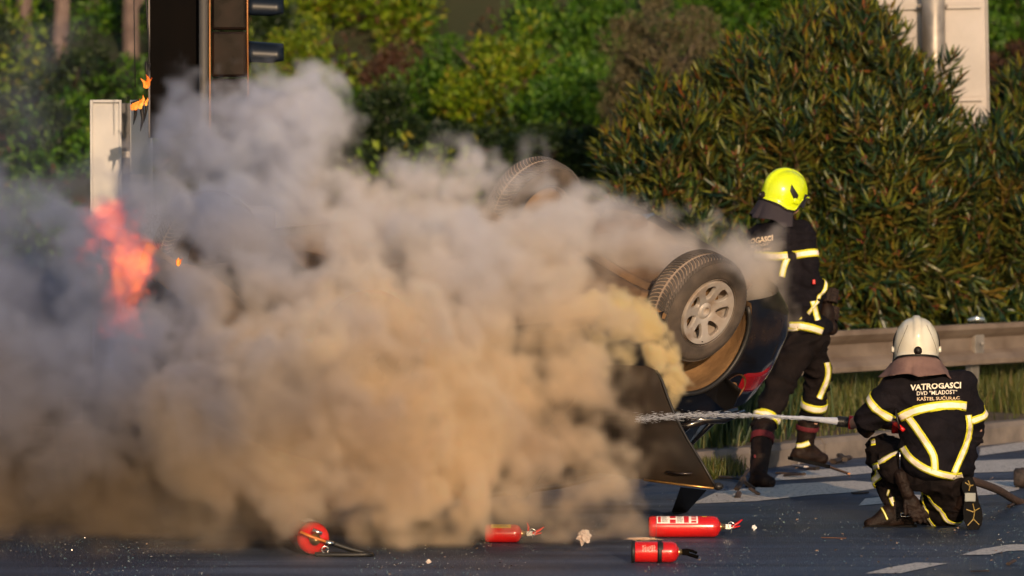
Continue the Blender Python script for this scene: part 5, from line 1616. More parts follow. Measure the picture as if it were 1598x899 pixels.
def glove(c, axis, side, r, parent, name='glove', m=None, wrist=None):
    """closed hand gripping a bar: c grip centre, axis along the bar, side where the palm sits; five separate fingers"""
    a = Vector(axis).normalized(); s = Vector(side); s = (s - a * s.dot(a)).normalized(); t = a.cross(s)
    mb = MB(); rr = r + .012
    def at(h, ang, rad): return Vector(c) + a * h + (s * math.cos(R(ang)) + t * math.sin(R(ang))) * rad
    Mx = Matrix((t, a, s)).transposed()
    mb.ell(at(-.002, -18, rr + .010), (.040, .050, .022), Mx)
    for i in range(4):
        h = -.036 + .024 * i; fr = .0125 - .0012 * abs(i - 1.2); end = 205 + (10 if i in (1, 2) else -12)
        pts = [at(h, a_, rr + .004) for a_ in (20, 55, 90, 125, 160, end - 15, end)]
        for p0, p1 in zip(pts, pts[1:]): mb.cap(p0, fr, p1, fr * .96, 8)
        mb.ell(pts[1], (fr * 1.15,) * 3, n=8, k=6); mb.ell(pts[3], (fr * 1.12,) * 3, n=8, k=6)
    pts = [at(-.040, -45, rr + .006), at(-.046, -80, rr + .006), at(-.036, -115, rr + .004), at(-.022, -150, rr + .004)]
    for p0, p1 in zip(pts, pts[1:]): mb.cap(p0, .0145, p1, .0125, 8)
    if wrist is not None: mb.cap(at(0, -25, rr + .018), .032, Vector(wrist), .040, 10)
    return organic(mb, name, m or M_GLOVE, parent, .0045, 2)


# ---- kneeling firefighter -------------------------------------------------------
def kneeler():
    root = person_root(G(1440, 826), 'kneeling firefighter in ivory helmet seen from behind, aiming the hose nozzle at the car')
    D = 30.15
    def Q(x, y, dz=0.0): return P(x, y, D + dz)
    # body: one continuous figure inside the clothes
    mb = MB()
    mb.ell(Q(1430, 536, .02), (.078, .098, .115)); mb.ell(Q(1430, 556, .09), (.05, .05, .06)); mb.ell(Q(1430, 541, .125), (.013, .02, .018))
    for sx in (-1, 1): mb.ell(Q(1430, 541, .02) + Vector((sx * .08, 0, 0)), (.012, .022, .032)); mb.ell(Q(1430, 531, .105) + Vector((sx * .032, 0, 0)), (.015, .01, .008))
    mb.ell(Q(1430, 556, .112), (.025, .01, .007))
    mb.cap(Q(1431, 555), .06, Q(1438, 592), .065)
    mb.ell(Q(1448, 630), (.19, .12, .18)); mb.ell(Q(1456, 690, .0), (.155, .11, .16)); mb.ell(Q(1460, 735, .05), (.165, .13, .12))
    mb.cap(Q(1395, 612), .07, Q(1357, 652, .06), .055); mb.cap(Q(1357, 652, .06), .05, Q(1334, 660, .30), .036); mb.ell(Q(1330, 660, .34), (.03, .05, .04))
    mb.cap(Q(1500, 612), .07, Q(1520, 668, .08), .055); mb.cap(Q(1520, 668, .08), .05, Q(1462, 680, .34), .036); mb.ell(Q(1455, 680, .36), (.05, .035, .035))
    mb.cap(Q(1432, 738, .05), .085, Q(1374, 700, .42), .065); mb.cap(Q(1374, 700, .42), .06, Q(1402, 795, .22), .042); mb.cap(Q(1402, 805, .22), .04, Q(1360, 817, .2), .03)
    mb.cap(Q(1482, 745, .08), .085, Q(1450, 808, .40), .065); mb.cap(Q(1450, 805, .40), .06, Q(1508, 785, .06), .042); mb.cap(Q(1512, 785, .05), .035, Q(1520, 815, .03), .032)
    organic(mb, 'body', M_SKIN, root, .016, 3)
    # jacket
    mb = MB()
    mb.ell(Q(1448, 628, .01), (.235, .150, .165), n=20, k=12); mb.ell(Q(1457, 668, -.01), (.205, .160, .17), n=20, k=12); mb.ell(Q(1460, 712, -.01), (.200, .165, .145), n=20, k=12); mb.ell(Q(1466, 730, .0), (.190, .165, .085), n=20, k=12)
    mb.cap(Q(1400, 606), .098, Q(1500, 603), .098, 16); mb.cap(Q(1436, 578), .075, Q(1440, 596), .10)
    mb.cap(Q(1394, 611), .100, Q(1374, 636, .02), .098); mb.cap(Q(1374, 636, .02), .098, Q(1358, 650, .06), .085); mb.cap(Q(1358, 650, .06), .080, Q(1350, 658, .18), .066); mb.cap(Q(1350, 658, .18), .06, Q(1354, 660, .27), .055)
    mb.cap(Q(1502, 612), .095, Q(1517, 648, .04), .082); mb.cap(Q(1517, 648, .04), .080, Q(1516, 685, .12), .068); mb.cap(Q(1514, 685, .12), .066, Q(1470, 690, .32), .055)
    mb.cap(Q(1424, 716, .02), .075, Q(1418, 700, .02), .06); mb.cap(Q(1497, 735, .04), .085, Q(1507, 705, .04), .075)
    jk = organic(mb, 'jacket', M_NAVY, root, .011, 4, (.016, 5.5, 3.0))
    bj = bvh(jk)
    tape(bj, [(1404, 652), (1425, 642), (1455, 635), (1485, 632), (1508, 634)], 15, jk)
    tape(bj, [(1417, 651), (1430, 668), (1446, 692), (1457, 712), (1459, 734)], 12, jk)
    tape(bj, [(1511, 648), (1513, 668), (1508, 692), (1498, 716), (1489, 738)], 10.5, jk)
    tape(bj, [(1409, 698), (1418, 712), (1436, 727), (1462, 738), (1490, 744), (1502, 742)], 11.5, jk)
    ring_tape(bj, Q(1378, 636, .02), Q(1358, 652, .06) - Q(1396, 608, -.01), .050, jk, maxr=.16)
    ring_tape(bj, Q(1519, 645, .04), Q(1517, 690, .12) - Q(1504, 612, 0), .045, jk, maxr=.115)
    letters(bj, 'VATROGASCI', 1460, 603.2, 79, 9.5, 3.4, M_LETTER, jk, bold=.03)
    letters(bj, 'DVD "MLADOST"', 1462, 613.0, 62, 6.6, 2.4, M_LETTER, jk, bold=.008)
    letters(bj, 'KA\u0160TEL SU\u0106URAC', 1464, 621.2, 65, 6.6, 2.0, M_LETTERO, jk, bold=.008)
    mb = MB(); mb.tube([Q(1398, 640, -.10), Q(1400, 655, -.12), Q(1404, 668, -.10)], .012, 6, flat=.5); mb.build('strap', M_TRIM, jk, True)
    mb = MB(); mb.tube([Q(1396, 661, -.05), Q(1404, 666, -.07), Q(1411, 672, -.09)], .012, 8); mb.build('red_tab', M_REDP, jk, True)
    # trousers
    mb = MB()
    mb.ell(Q(1463, 742, .05), (.185, .160, .115), n=18, k=12)
    mb.cap(Q(1436, 738, .06), .118, Q(1376, 702, .40), .098); mb.cap(Q(1376, 703, .40), .098, Q(1384, 745, .33), .086); mb.cap(Q(1384, 745, .33), .086, Q(1398, 778, .26), .080)
    mb.cap(Q(1482, 752, .08), .120, Q(1452, 803, .40), .092); mb.cap(Q(1452, 803, .36), .092, Q(1480, 797, .20), .090); mb.cap(Q(1480, 797, .20), .090, Q(1497, 787, .12), .082)
    mb.cap(Q(1400, 728, .1), .10, Q(1376, 712, .3), .10)
    tr = organic(mb, 'trousers', M_TROU, root, .011, 4, (.018, 6.5, 8.0))
    bt = bvh(tr)
    tape(bt, [(1352, 690), (1349, 705), (1353, 718), (1357, 733)], 8, tr)
    tape(bt, [(1352, 692), (1366, 690)], 10, tr); tape(bt, [(1354, 731), (1372, 727)], 10, tr)
    ring_tape(bt, Q(1380, 749, .33), Q(1386, 760, .30) - Q(1377, 735, .35), .040, tr)
    ring_tape(bt, Q(1466, 799, .26), Q(1482, 795, .20) - Q(1456, 802, .36), .034, tr)
    ring_tape(bt, Q(1486, 792, .17), Q(1492, 790, .14) - Q(1474, 797, .24), .036, tr)
    tape(bt, [(1388, 764), (1385, 774)], 3.5, tr); tape(bt, [(1391, 776), (1394, 785), (1400, 795)], 8, tr)
    mb = MB(); pts = [Q(1404, 706, -.06), Q(1403, 718, -.05), Q(1406, 730, -.02), Q(1402, 742, .03)]
    mb.tube([p + Vector((.006 * math.sin(i * 2), 0, 0)) for i, p in enumerate(pts)], .004, 6); mb.build('key_chain', M_CHROME, tr, True)
    # leather glove hanging from the chain between the legs
    mb = MB(); mb.cap(Q(1406, 742, .02), .045, Q(1416, 770, .02), .040, 10); mb.ell(Q(1424, 787, .02), (.048, .026, .052))
    for i, (fx, fy) in enumerate(((1427, 812), (1436, 815), (1444, 814), (1449, 807))):
        b0_ = Q(1416 + i * 6.5, 796 - i * 2, .02); e0_ = Q(fx, fy, .005); mb.cap(b0_, .013, b0_.lerp(e0_, .55) + Vector((.004, -.012, 0)), .0125, 8); mb.cap(b0_.lerp(e0_, .55) + Vector((.004, -.012, 0)), .0125, e0_, .011, 8)
    mb.cap(Q(1412, 782, .01), .014, Q(1413, 802, -.01), .012, 8)
    organic(mb, 'hanging_glove', M_BOOT, tr, .006, 2, (.004, 14, 5))
    # boots
    mb = MB()
    mb.cap(Q(1398, 775, .26), .072, Q(1407, 800, .22), .058); mb.cap(Q(1410, 806, .22), .052, Q(1374, 813, .20), .046); mb.cap(Q(1374, 814, .20), .046, Q(1358, 818, .19), .038); mb.ell(Q(1417, 815, .22), (.045, .045, .032)); mb.cap(Q(1386, 800, .21), .05, Q(1370, 812, .2), .042)
    b1 = organic(mb, 'boot', M_BOOT, root, .009, 4, (.005, 9, 1))
    bb = bvh(b1); tape(bb, [(1374, 790), (1380, 800), (1385, 811)], 3, b1, ratio=.3)
    mb = MB(); mb.tube([Q(1406, 801, .14), Q(1419, 801, .14), Q(1419, 806, .14), Q(1406, 806, .14), Q(1406, 801, .14)], .003, 5); mb.build('buckle', M_CHROME, b1, True)
    so_ = MB(); o_ = [(1346, 822), (1350, 826), (1385, 828), (1424, 829), (1432, 824), (1430, 818), (1400, 821), (1365, 819)]
    g0 = G(1390, 829).y
    vs = [P(x, y, D + .13) for x, y in o_] + [P(x, y, D + .25) + Vector((0, 0, 0)) for x, y in o_]; k = len(o_)
    so_.add(vs, [tuple(range(k)), tuple(range(2 * k - 1, k - 1, -1))] + [(j, k + j, k + (j + 1) % k, (j + 1) % k) for j in range(k)]); so_.build('sole', M_SOLE, b1)
    mb = MB()
    mb.cap(Q(1488, 792, .16), .075, Q(1508, 783, .05), .060); mb.cap(Q(1511, 760, .02), .045, Q(1518, 806, .02), .050); mb.ell(Q(1510, 757, .015), (.048, .05, .045)); mb.ell(Q(1520, 815, .02), (.048, .05, .045))
    b2 = organic(mb, 'boot', M_BOOT, root, .009, 4, (.005, 9, 2))
    oo = [(1505, 748), (1511, 744), (1518, 746), (1522, 755), (1523, 768), (1526, 780), (1532, 794), (1534, 808), (1531, 820), (1525, 827), (1517, 829), (1509, 824), (1504, 812), (1503, 798), (1505, 784), (1505, 772), (1501, 762), (1501, 753)]
    k = len(oo); vs = [Q(x, y, -.055 + .0) for x, y in oo] + [Q(x, y, -.012) for x, y in oo]
    vs = [v + Vector((0, (i % k > 4 and i % k < 15) * -.0, 0)) for i, v in enumerate(vs)]
    mb = MB(); mb.add(vs, [tuple(range(k)), tuple(range(2 * k - 1, k - 1, -1))] + [(j, k + j, k + (j + 1) % k, (j + 1) % k) for j in range(k)]); mb.build('sole', M_SOLE, b2)
    mb = MB()
    for ln in (((1518, 786), (1521, 798), (1519, 810)), ((1519, 798), (1529, 793)), ((1519, 799), (1508, 795)), ((1519, 810), (1528, 819)), ((1519, 810), (1510, 820)), ((1511, 750), (1514, 758), (1512, 766)), ((1512, 757), (1506, 753)), ((1512, 759), (1519, 757))):
        mb.tube([Q(x, y, -.058) for x, y in ln], .0055, 5, flat=.6)
    tag(mb.build('tread_line', M_SOLEY, b2), kind='stuff')
    mb = MB(); mb.box(Q(1514, 776, -.060), (.062, .012, .050), bev=.004); mb.build('shank_plate', M_SOLEG, b2)
    # helmet and gloves
    helmet('helmet', Q(1430, 533, .0), (.02, 1, -.16), (0, .12, 1), M_HWHITE, root, True, (M_CURT, .105, .42, 1.14), sc=1.03)
    glove(Q(1353, 661, .34), (1, -.15, -.02), (.2, .4, -.9), .024, root, wrist=Q(1352, 662, .28))
    glove(Q(1450, 682, .38), (1, .0, -.25), (.1, -.6, -.8), .024, root, wrist=Q(1466, 684, .34))
    return root


kneeler()


# ---- walking firefighter ---------------------------------------------------------
def walker():
    root = person_root(G(1215, 755), 'standing firefighter in fluorescent yellow helmet walking behind the rear of the overturned car')
    D = 33.9
    def Q(x, y, dz=0.0): return P(x, y, D + dz)
    hc = Q(1225, 298, .02)
    fw = Vector((.80, .52, -.26))
    mb = MB()
    f = fw.normalized(); side = Vector((f.y, -f.x, 0)).normalized()
    mb.ell(hc + Vector((.0, 0, -.03)), (.088, .088, .115)); mb.ell(hc + f * .06 + Vector((0, 0, -.09)), (.05, .05, .05)); mb.ell(hc + f * .115 + Vector((0, 0, -.055)), (.016, .014, .022))
    for sx in (-1, 1): mb.ell(hc + side * (.08 * sx) + Vector((0, 0, -.05)), (.02, .016, .03)); mb.ell(hc + f * .095 + side * (.03 * sx) + Vector((0, 0, -.035)), (.012, .012, .008))
    mb.ell(hc + f * .10 + Vector((0, 0, -.092)), (.018, .018, .007))
    mb.cap(Q(1222, 325), .058, Q(1218, 350), .065); mb.ell(Q(1218, 388), (.155, .11, .17)); mb.ell(Q(1240, 445), (.11, .095, .17)); mb.ell(Q(1258, 515), (.105, .095, .12))
    mb.cap(Q(1252, 368, -.05), .06, Q(1262, 436, -.08), .05); mb.cap(Q(1262, 436, -.08), .046, Q(1287, 458, -.02), .034); mb.ell(Q(1296, 461, 0), (.035, .03, .03))
    mb.cap(Q(1192, 368, .12), .06, Q(1235, 440, .26), .05); mb.cap(Q(1235, 440, .26), .046, Q(1290, 488, .22), .034); mb.ell(Q(1296, 490, .2), (.035, .03, .03))
    mb.cap(Q(1264, 535, .06), .075, Q(1280, 590, .27), .058); mb.cap(Q(1284, 592, .28), .058, Q(1258, 690, .40), .042); mb.cap(Q(1258, 700, .40), .04, Q(1284, 716, .46), .03)
    mb.cap(Q(1250, 545, -.01), .072, Q(1203, 640, -.12), .062); mb.cap(Q(1203, 640, -.12), .058, Q(1184, 738, -.40), .042); mb.cap(Q(1184, 745, -.40), .038, Q(1202, 755, -.44), .03)
    organic(mb, 'body', M_SKIN, root, .016, 3)
    mb = MB()
    mb.ell(Q(1217, 382), (.205, .150, .155), n=20, k=12); mb.ell(Q(1228, 425), (.178, .150, .17), n=20, k=12); mb.ell(Q(1247, 470), (.158, .145, .15), n=18, k=12); mb.ell(Q(1263, 508), (.155, .145, .085), n=18, k=12)
    mb.cap(Q(1186, 366, .08), .082, Q(1250, 364, -.03), .085, 14); mb.cap(Q(1221, 340), .075, Q(1219, 356), .09)
    mb.cap(Q(1253, 368, -.05), .088, Q(1260, 405, -.07), .080); mb.cap(Q(1260, 405, -.07), .080, Q(1262, 438, -.08), .073); mb.cap(Q(1262, 438, -.08), .072, Q(1282, 456, -.02), .055)
    mb.cap(Q(1192, 368, .12), .085, Q(1235, 440, .26), .072); mb.cap(Q(1235, 440, .26), .07, Q(1285, 486, .22), .055)
    jk = organic(mb, 'jacket', M_NAVY, root, .011, 4, (.016, 5.5, 13.0)); bj = bvh(jk)
    tape(bj, [(1160, 398), (1190, 399), (1212, 400), (1229, 399)], 13, jk)
    tape(bj, [(1229, 403), (1225, 412), (1222, 422), (1220, 432)], 10, jk)
    ring_tape(bj, Q(1257, 398, -.06), Q(1260, 420, -.08) - Q(1254, 375, -.05), .052, jk, maxr=.13)
    ring_tape(bj, Q(1277, 452, -.035), Q(1283, 456, -.02) - Q(1264, 440, -.08), .030, jk)
    tape(bj, [(1268, 470), (1272, 485), (1276, 500)], 9, jk)
    tape(bj, [(1232, 509), (1250, 509), (1270, 513), (1288, 519)], 12.5, jk)
    letters(bj, 'VATROGASCI', 1177, 376, 58, 8, 9, M_LETTERO, jk, bold=.03)
    letters(bj, 'DVD "MLADOST"', 1179, 384, 46, 5, 9, M_LETTERO, jk, bold=.01)
    letters(bj, 'KA\u0160TEL SU\u0106URAC', 1181, 390, 46, 4.5, 8, M_LETTERO, jk, bold=.01)
    mb = MB(); mb.box(Q(1270, 440, -.16), (.02, .02, .03), bev=.004); mb.build('red_tab', M_REDP, jk)
    mb = MB(); mb.ell(Q(1290, 492, .02), (.055, .06, .10)); mb.ell(Q(1298, 512, .03), (.045, .05, .05)); o = organic(mb, 'belt_pouch', M_BOOT, root, .012, 3)
    # trousers
    mb = MB(); mb.ell(Q(1259, 528, .02), (.150, .140, .10), n=18, k=12)
    mb.cap(Q(1262, 535, .06), .115, Q(1278, 585, .26), .094); mb.cap(Q(1278, 585, .26), .094, Q(1268, 634, .34), .086); mb.cap(Q(1268, 634, .34), .086, Q(1262, 655, .38), .080)
    mb.cap(Q(1247, 540, -.02), .115, Q(1212, 610, -.10), .094); mb.cap(Q(1212, 610, -.10), .094, Q(1192, 662, -.20), .084)
    tr = organic(mb, 'trousers', M_TROU, root, .011, 4, (.018, 6.0, 18.0)); bt = bvh(tr)
    tape(bt, [(1290, 566), (1292, 578), (1290, 594), (1284, 608), (1278, 622)], 9, tr)
    ring_tape(bt, Q(1269, 630, .33), Q(1264, 655, .37) - Q(1276, 600, .28), .058, tr)
    ring_tape(bt, Q(1194, 655, -.18), Q(1190, 668, -.22) - Q(1200, 640, -.15), .044, tr, ratio=.45)
    # boots
    for (a, b_, h, toe, off) in (((1262, 655, .38), (1256, 695, .40), (1246, 708, .38), (1283, 716, .45), 1), ((1191, 672, -.24), (1184, 738, -.40), (1180, 750, -.41), (1200, 753, -.45), 2)):
        mb = MB(); mb.cap(Q(*a), .076, Q(*b_), .060); mb.cap(Q(*h), .048, Q(*toe), .044); mb.cap(Q(b_[0], b_[1], b_[2]), .055, Q(toe[0] - 8, toe[1] - 3, toe[2]), .045); mb.ell(Q(h[0] - 3, h[1] + 2, h[2]), (.045, .045, .035))
        bo = organic(mb, 'boot', M_BOOT, root, .009, 4, (.005, 9, off)); bb = bvh(bo)
        ax = Q(*a) - Q(*b_)
        if off == 1:
            ring_tape(bb, Q(1260, 668, .385), ax, .030, bo, mats=[M_REDW, M_REDW], name='red_band')
            tape(bb, [(1243, 696), (1252, 695), (1263, 691)], 8, bo, ratio=.6)
        else:
            ring_tape(bb, Q(1190, 684, -.27), ax, .045, bo, mats=[M_REDW, M_REDW], name='red_band')
            mb = MB(); mb.box(Q(1178, 712, -.42), (.012, .012, .02)); mb.build('red_tab', M_REDW, bo)
        mb = MB(); hh, tt = Q(*h), Q(*toe); fd = (tt - hh).normalized(); sd = Vector((-fd.y, fd.x, 0)).normalized()
        prof = [(-.06, .036), (-.03, .045), (.05, .038), (.12, .048), (.20, .046), (.235, .02)]
        L_ = (tt - hh).length + .05; vs = []
        pl = [(x / .235 * L_ if x > 0 else x, y) for x, y in prof]; ring = [(x, y) for x, y in pl] + [(x, -y) for x, y in reversed(pl)]
        for dz in (-.052, -.030): vs += [hh + fd * x + sd * y + Vector((0, 0, dz)) for x, y in ring]
        k = len(ring); mb.add(vs, [tuple(range(k)), tuple(range(2 * k - 1, k - 1, -1))] + [(j, k + j, k + (j + 1) % k, (j + 1) % k) for j in range(k)]); mb.build('sole', M_SOLE, bo)
    helmet('helmet', hc, fw, (.12, -.1, 1), M_HYEL, root, True, (M_CURTD, .11, .22, 1.05), sc=1.02)
    glove(Q(1298, 462, -.01), (.15, .3, 1), (-.7, -.5, 0), .020, root, wrist=Q(1285, 457, -.02))
    glove(Q(1299, 490, .2), (.15, .3, 1), (-.7, -.5, 0), .020, root, wrist=Q(1287, 487, .22))
    return root


walker()

# ------------------------------------------------------------------ hose, nozzle, jet
M_HOSE = mat('canvas_hose', (0.045, 0.026, 0.020), 0.8, col2=(0.075, 0.045, 0.035), scale=30, bump=.4, bscale=150)
D = 30.15
hz = empty('fire_hose', P(1322, 659, D + .34), 'dark fire hose with black and red nozzle held by the kneeling firefighter', 'fire hose')
pts3 = [P(1334, 660, D + .34), P(1368, 662, D + .34), P(1405, 668, D + .36), P(1440, 684, D + .38), P(1470, 715, D + .48), P(1492, 742, D + .52), P(1520, 751, D + .60), P(1556, 764, D + 1.2), P(1600, 786, D + 2.0), G(1680, 800) + Vector((0, 0, .03)), G(1850, 806) + Vector((0, 0, .03))]
sm = []
for i in range(len(pts3) - 1):
    p0 = pts3[max(0, i - 1)]; p1 = pts3[i]; p2 = pts3[i + 1]; p3 = pts3[min(len(pts3) - 1, i + 2)]
    for k in range(8):
        t = k / 8; sm.append(0.5 * ((2 * p1) + (p2 - p0) * t + (2 * p0 - 5 * p1 + 4 * p2 - p3) * t * t + (3 * p1 - p0 - 3 * p2 + p3) * t ** 3))
mb = MB(); mb.tube(sm, .024, 14); mb.build('hose_line', M_HOSE, hz, True)
a = P(1306, 657.5, D + .345); b = P(1324, 659, D + .34); ax = (a - b).normalized(); NM = axis_matrix(b, ax); LN = (a - b).length
mb = MB(); prof = [(.020, 0)]
for k in range(6): prof += [(.031, LN * k / 6 + .001), (.033, LN * (k + .5) / 6), (.029, LN * (k + .95) / 6)]
prof += [(.030, LN), (.018, LN + .001)]
mb.lathe(prof, NM, 24); mb.build('nozzle', mat('nozzle_black', (.02, .02, .022), .35, .3), hz, True)
mb = MB(); mb.lathe([(.022, -.036), (.038, -.034), (.040, -.003), (.024, -.001)], NM, 24); mb.build('nozzle_ring', M_REDP, hz, True)
mb = MB(); mb.lathe([(.026, -.02), (.036, -.018), (.037, .03), (.026, .032)], axis_matrix(P(1400, 667, D + .355), (-1, 0, .06)), 20); mb.build('coupling', M_REDP, hz, True)

M_WATER = mat('water_spray', (0.40, 0.46, 0.58), 0.25, spec=.6, trans=0.0)
nt = M_WATER.node_tree; N = nt.nodes; L = nt.links; bs = N['Principled BSDF']
tr = N.new('ShaderNodeBsdfTransparent'); mx = N.new('ShaderNodeMixShader'); tc = N.new('ShaderNodeTexCoord'); mp = N.new('ShaderNodeMapping'); mp.inputs['Scale'].default_value = (7, 60, 60)
nz = N.new('ShaderNodeTexNoise'); nz.inputs['Scale'].default_value = 1; nz.inputs['Detail'].default_value = 4; L.new(tc.outputs['Object'], mp.inputs[0]); L.new(mp.outputs[0], nz.inputs['Vector'])
mr = N.new('ShaderNodeMapRange'); mr.inputs['From Min'].default_value = .40; mr.inputs['From Max'].default_value = .62; mr.inputs['To Max'].default_value = .28; L.new(nz.outputs['Fac'], mr.inputs['Value'])
out = [n for n in N if n.type == 'OUTPUT_MATERIAL'][0]
L.new(mr.outputs[0], mx.inputs[0]); L.new(tr.outputs[0], mx.inputs[1]); L.new(bs.outputs[0], mx.inputs[2]); L.new(mx.outputs[0], out.inputs[0])
M_WCORE = mat('water_core', (0.42, 0.46, 0.56), 0.18, spec=.8)
JP = [(1308, 657.5), (1285, 655.5), (1255, 652.5), (1225, 650.5), (1195, 648.5), (1160, 647), (1120, 646), (1080, 646), (1040, 648), (1000, 651), (960, 655)]
def jet(t):
    x = t * (len(JP) - 1); i = min(int(x), len(JP) - 2); f_ = x - i
    return P(JP[i][0] * (1 - f_) + JP[i + 1][0] * f_, JP[i][1] * (1 - f_) + JP[i + 1][1] * f_, D + .34 - .55 * t)
jr = empty('water_jet', jet(0), 'thin jet of water shooting from the nozzle towards the car door', 'water jet')
mb = MB(); n = 30
mb.tube([jet(.50 * i / n) for i in range(n + 1)], [.022 * (1 - i / n) ** 1.6 + .0022 for i in range(n + 1)], 10); mb.build('stream', M_WCORE, jr, True)
r_ = random.Random(3)
mb = MB()
for i in range(2200):
    t = .12 + .80 * r_.random() ** .9; p = jet(t) + Vector((0, r_.gauss(0, .012 + .03 * t), r_.gauss(0, .003 + .010 * t ** 1.3) - .01 * t)); s = r_.uniform(.0004, .0011); l_ = s * r_.uniform(4, 22)
    mb.add([p + Vector((l_, 0, 0)), p + Vector((-l_, 0, 0)), p + Vector((0, s, s)), p + Vector((0, -s, s)), p + Vector((0, 0, -s))], [(0, 2, 3), (0, 3, 4), (0, 4, 2), (1, 3, 2), (1, 4, 3), (1, 2, 4)])
tag(mb.build('droplets', mat('droplet', (.42, .46, .55), .3, spec=.5), jr), kind='stuff')

g = G(1590, 762); mb = MB(); prof = [(0, -.30), (.050, -.298), (.062, -.28)]
for k in range(14): prof += [(.066, -.27 + k * .036), (.060, -.255 + k * .036)]
prof += [(.062, .24), (.045, .252), (0, .25)]
mb.lathe(prof, axis_matrix((g.x + .22, g.y, .066), (-1, .12, 0)), 28)
tag(mb.build('ribbed_cylinder', mat('ribbed_rubber', (.018, .015, .014), .7, col2=(.05, .035, .03), scale=40), None, True), 'black ribbed cylinder lying on the road, cut by the right edge', 'cylinder')
# ------------------------------------------------------------------ smoke
def bspl_matrix(n, cells, r_):
    """cubic B-spline weights that spread (cells + 3) random lattice values over n samples"""
    t = np.linspace(0, cells - 1e-6, n) + r_.random() * 0
    i = t.astype(int); f = t - i; A = np.zeros((n, cells + 3), np.float32); k = np.arange(n)
    A[k, i] = (1 - f) ** 3 / 6; A[k, i + 1] = (3 * f ** 3 - 6 * f ** 2 + 4) / 6
    A[k, i + 2] = (-3 * f ** 3 + 3 * f ** 2 + 3 * f + 1) / 6; A[k, i + 3] = f ** 3 / 6
    return A


def vnoise(shape, size, cell, seed):
    """smooth band of random noise on a grid, about unit variance"""
    r_ = np.random.default_rng(seed)
    c = [max(1, int(round(s / cell))) for s in size]
    Lt = r_.normal(size=(c[0] + 3, c[1] + 3, c[2] + 3)).astype(np.float32)
    A = [bspl_matrix(n, k, r_) for n, k in zip(shape, c)]
    o = np.einsum('ia,abc->ibc', A[0], Lt, optimize=True)
    o = np.einsum('jb,ibc->ijc', A[1], o, optimize=True)
    o = np.einsum('kc,ijc->ijk', A[2], o, optimize=True)
    return o / (o.std() + 1e-6)


def volume_object(name, dens, lo, hi, m, label, cat='smoke'):
    """carries a density grid: every sample is a vertex with a value, geometry nodes turn them into a fog volume"""
    nx, ny, nz = dens.shape
    me = bpy.data.meshes.new(name); n = nx * ny * nz
    me.vertices.add(n); at = me.attributes.new('d', 'FLOAT', 'POINT'); at.data.foreach_set('value', np.ascontiguousarray(dens, dtype=np.float32).ravel())
    o = bpy.data.objects.new(name, me); COL.objects.link(o)
    ng = bpy.data.node_groups.new(name + '_grid', 'GeometryNodeTree')
    ng.interface.new_socket('Geometry', in_out='INPUT', socket_type='NodeSocketGeometry')
    ng.interface.new_socket('Geometry', in_out='OUTPUT', socket_type='NodeSocketGeometry')
    N = ng.nodes; L = ng.links
    gi = N.new('NodeGroupInput'); go = N.new('NodeGroupOutput'); vc = N.new('GeometryNodeVolumeCube')
    vc.inputs['Min'].default_value = lo; vc.inputs['Max'].default_value = hi
    vc.inputs['Resolution X'].default_value = nx; vc.inputs['Resolution Y'].default_value = ny; vc.inputs['Resolution Z'].default_value = nz
    ps = N.new('GeometryNodeInputPosition'); sp = N.new('ShaderNodeSeparateXYZ'); L.new(ps.outputs[0], sp.inputs[0])
    idx = None
    for a, (cnt, l_, h_, mul) in enumerate(((nx, lo[0], hi[0], ny * nz), (ny, lo[1], hi[1], nz), (nz, lo[2], hi[2], 1))):
        mr = N.new('ShaderNodeMapRange'); mr.inputs['From Min'].default_value = l_; mr.inputs['From Max'].default_value = h_
        mr.inputs['To Min'].default_value = 0; mr.inputs['To Max'].default_value = cnt - 1; mr.clamp = True
        L.new(sp.outputs[a], mr.inputs['Value'])
        fi = N.new('FunctionNodeFloatToInt'); fi.rounding_mode = 'ROUND'; L.new(mr.outputs[0], fi.inputs[0])
        mu = N.new('FunctionNodeIntegerMath'); mu.operation = 'MULTIPLY'; L.new(fi.outputs[0], mu.inputs[0]); mu.inputs[1].default_value = mul
        if idx is None: idx = mu
        else:
            ad = N.new('FunctionNodeIntegerMath'); ad.operation = 'ADD'; L.new(idx.outputs[0], ad.inputs[0]); L.new(mu.outputs[0], ad.inputs[1]); idx = ad
    na = N.new('GeometryNodeInputNamedAttribute'); na.data_type = 'FLOAT'; na.inputs['Name'].default_value = 'd'
    si = N.new('GeometryNodeSampleIndex'); si.data_type = 'FLOAT'; si.domain = 'POINT'
    L.new(gi.outputs[0], si.inputs['Geometry']); L.new(na.outputs['Attribute'], si.inputs['Value']); L.new(idx.outputs[0], si.inputs['Index'])
    L.new(si.outputs[0], vc.inputs['Density'])
    sm = N.new('GeometryNodeSetMaterial'); sm.inputs['Material'].default_value = m
    L.new(vc.outputs[0], sm.inputs['Geometry']); L.new(sm.outputs[0], go.inputs[0])
    md = o.modifiers.new('grid', 'NODES'); md.node_group = ng
    me.materials.append(m)
    tag(o, label, cat, kind='stuff')
    return o


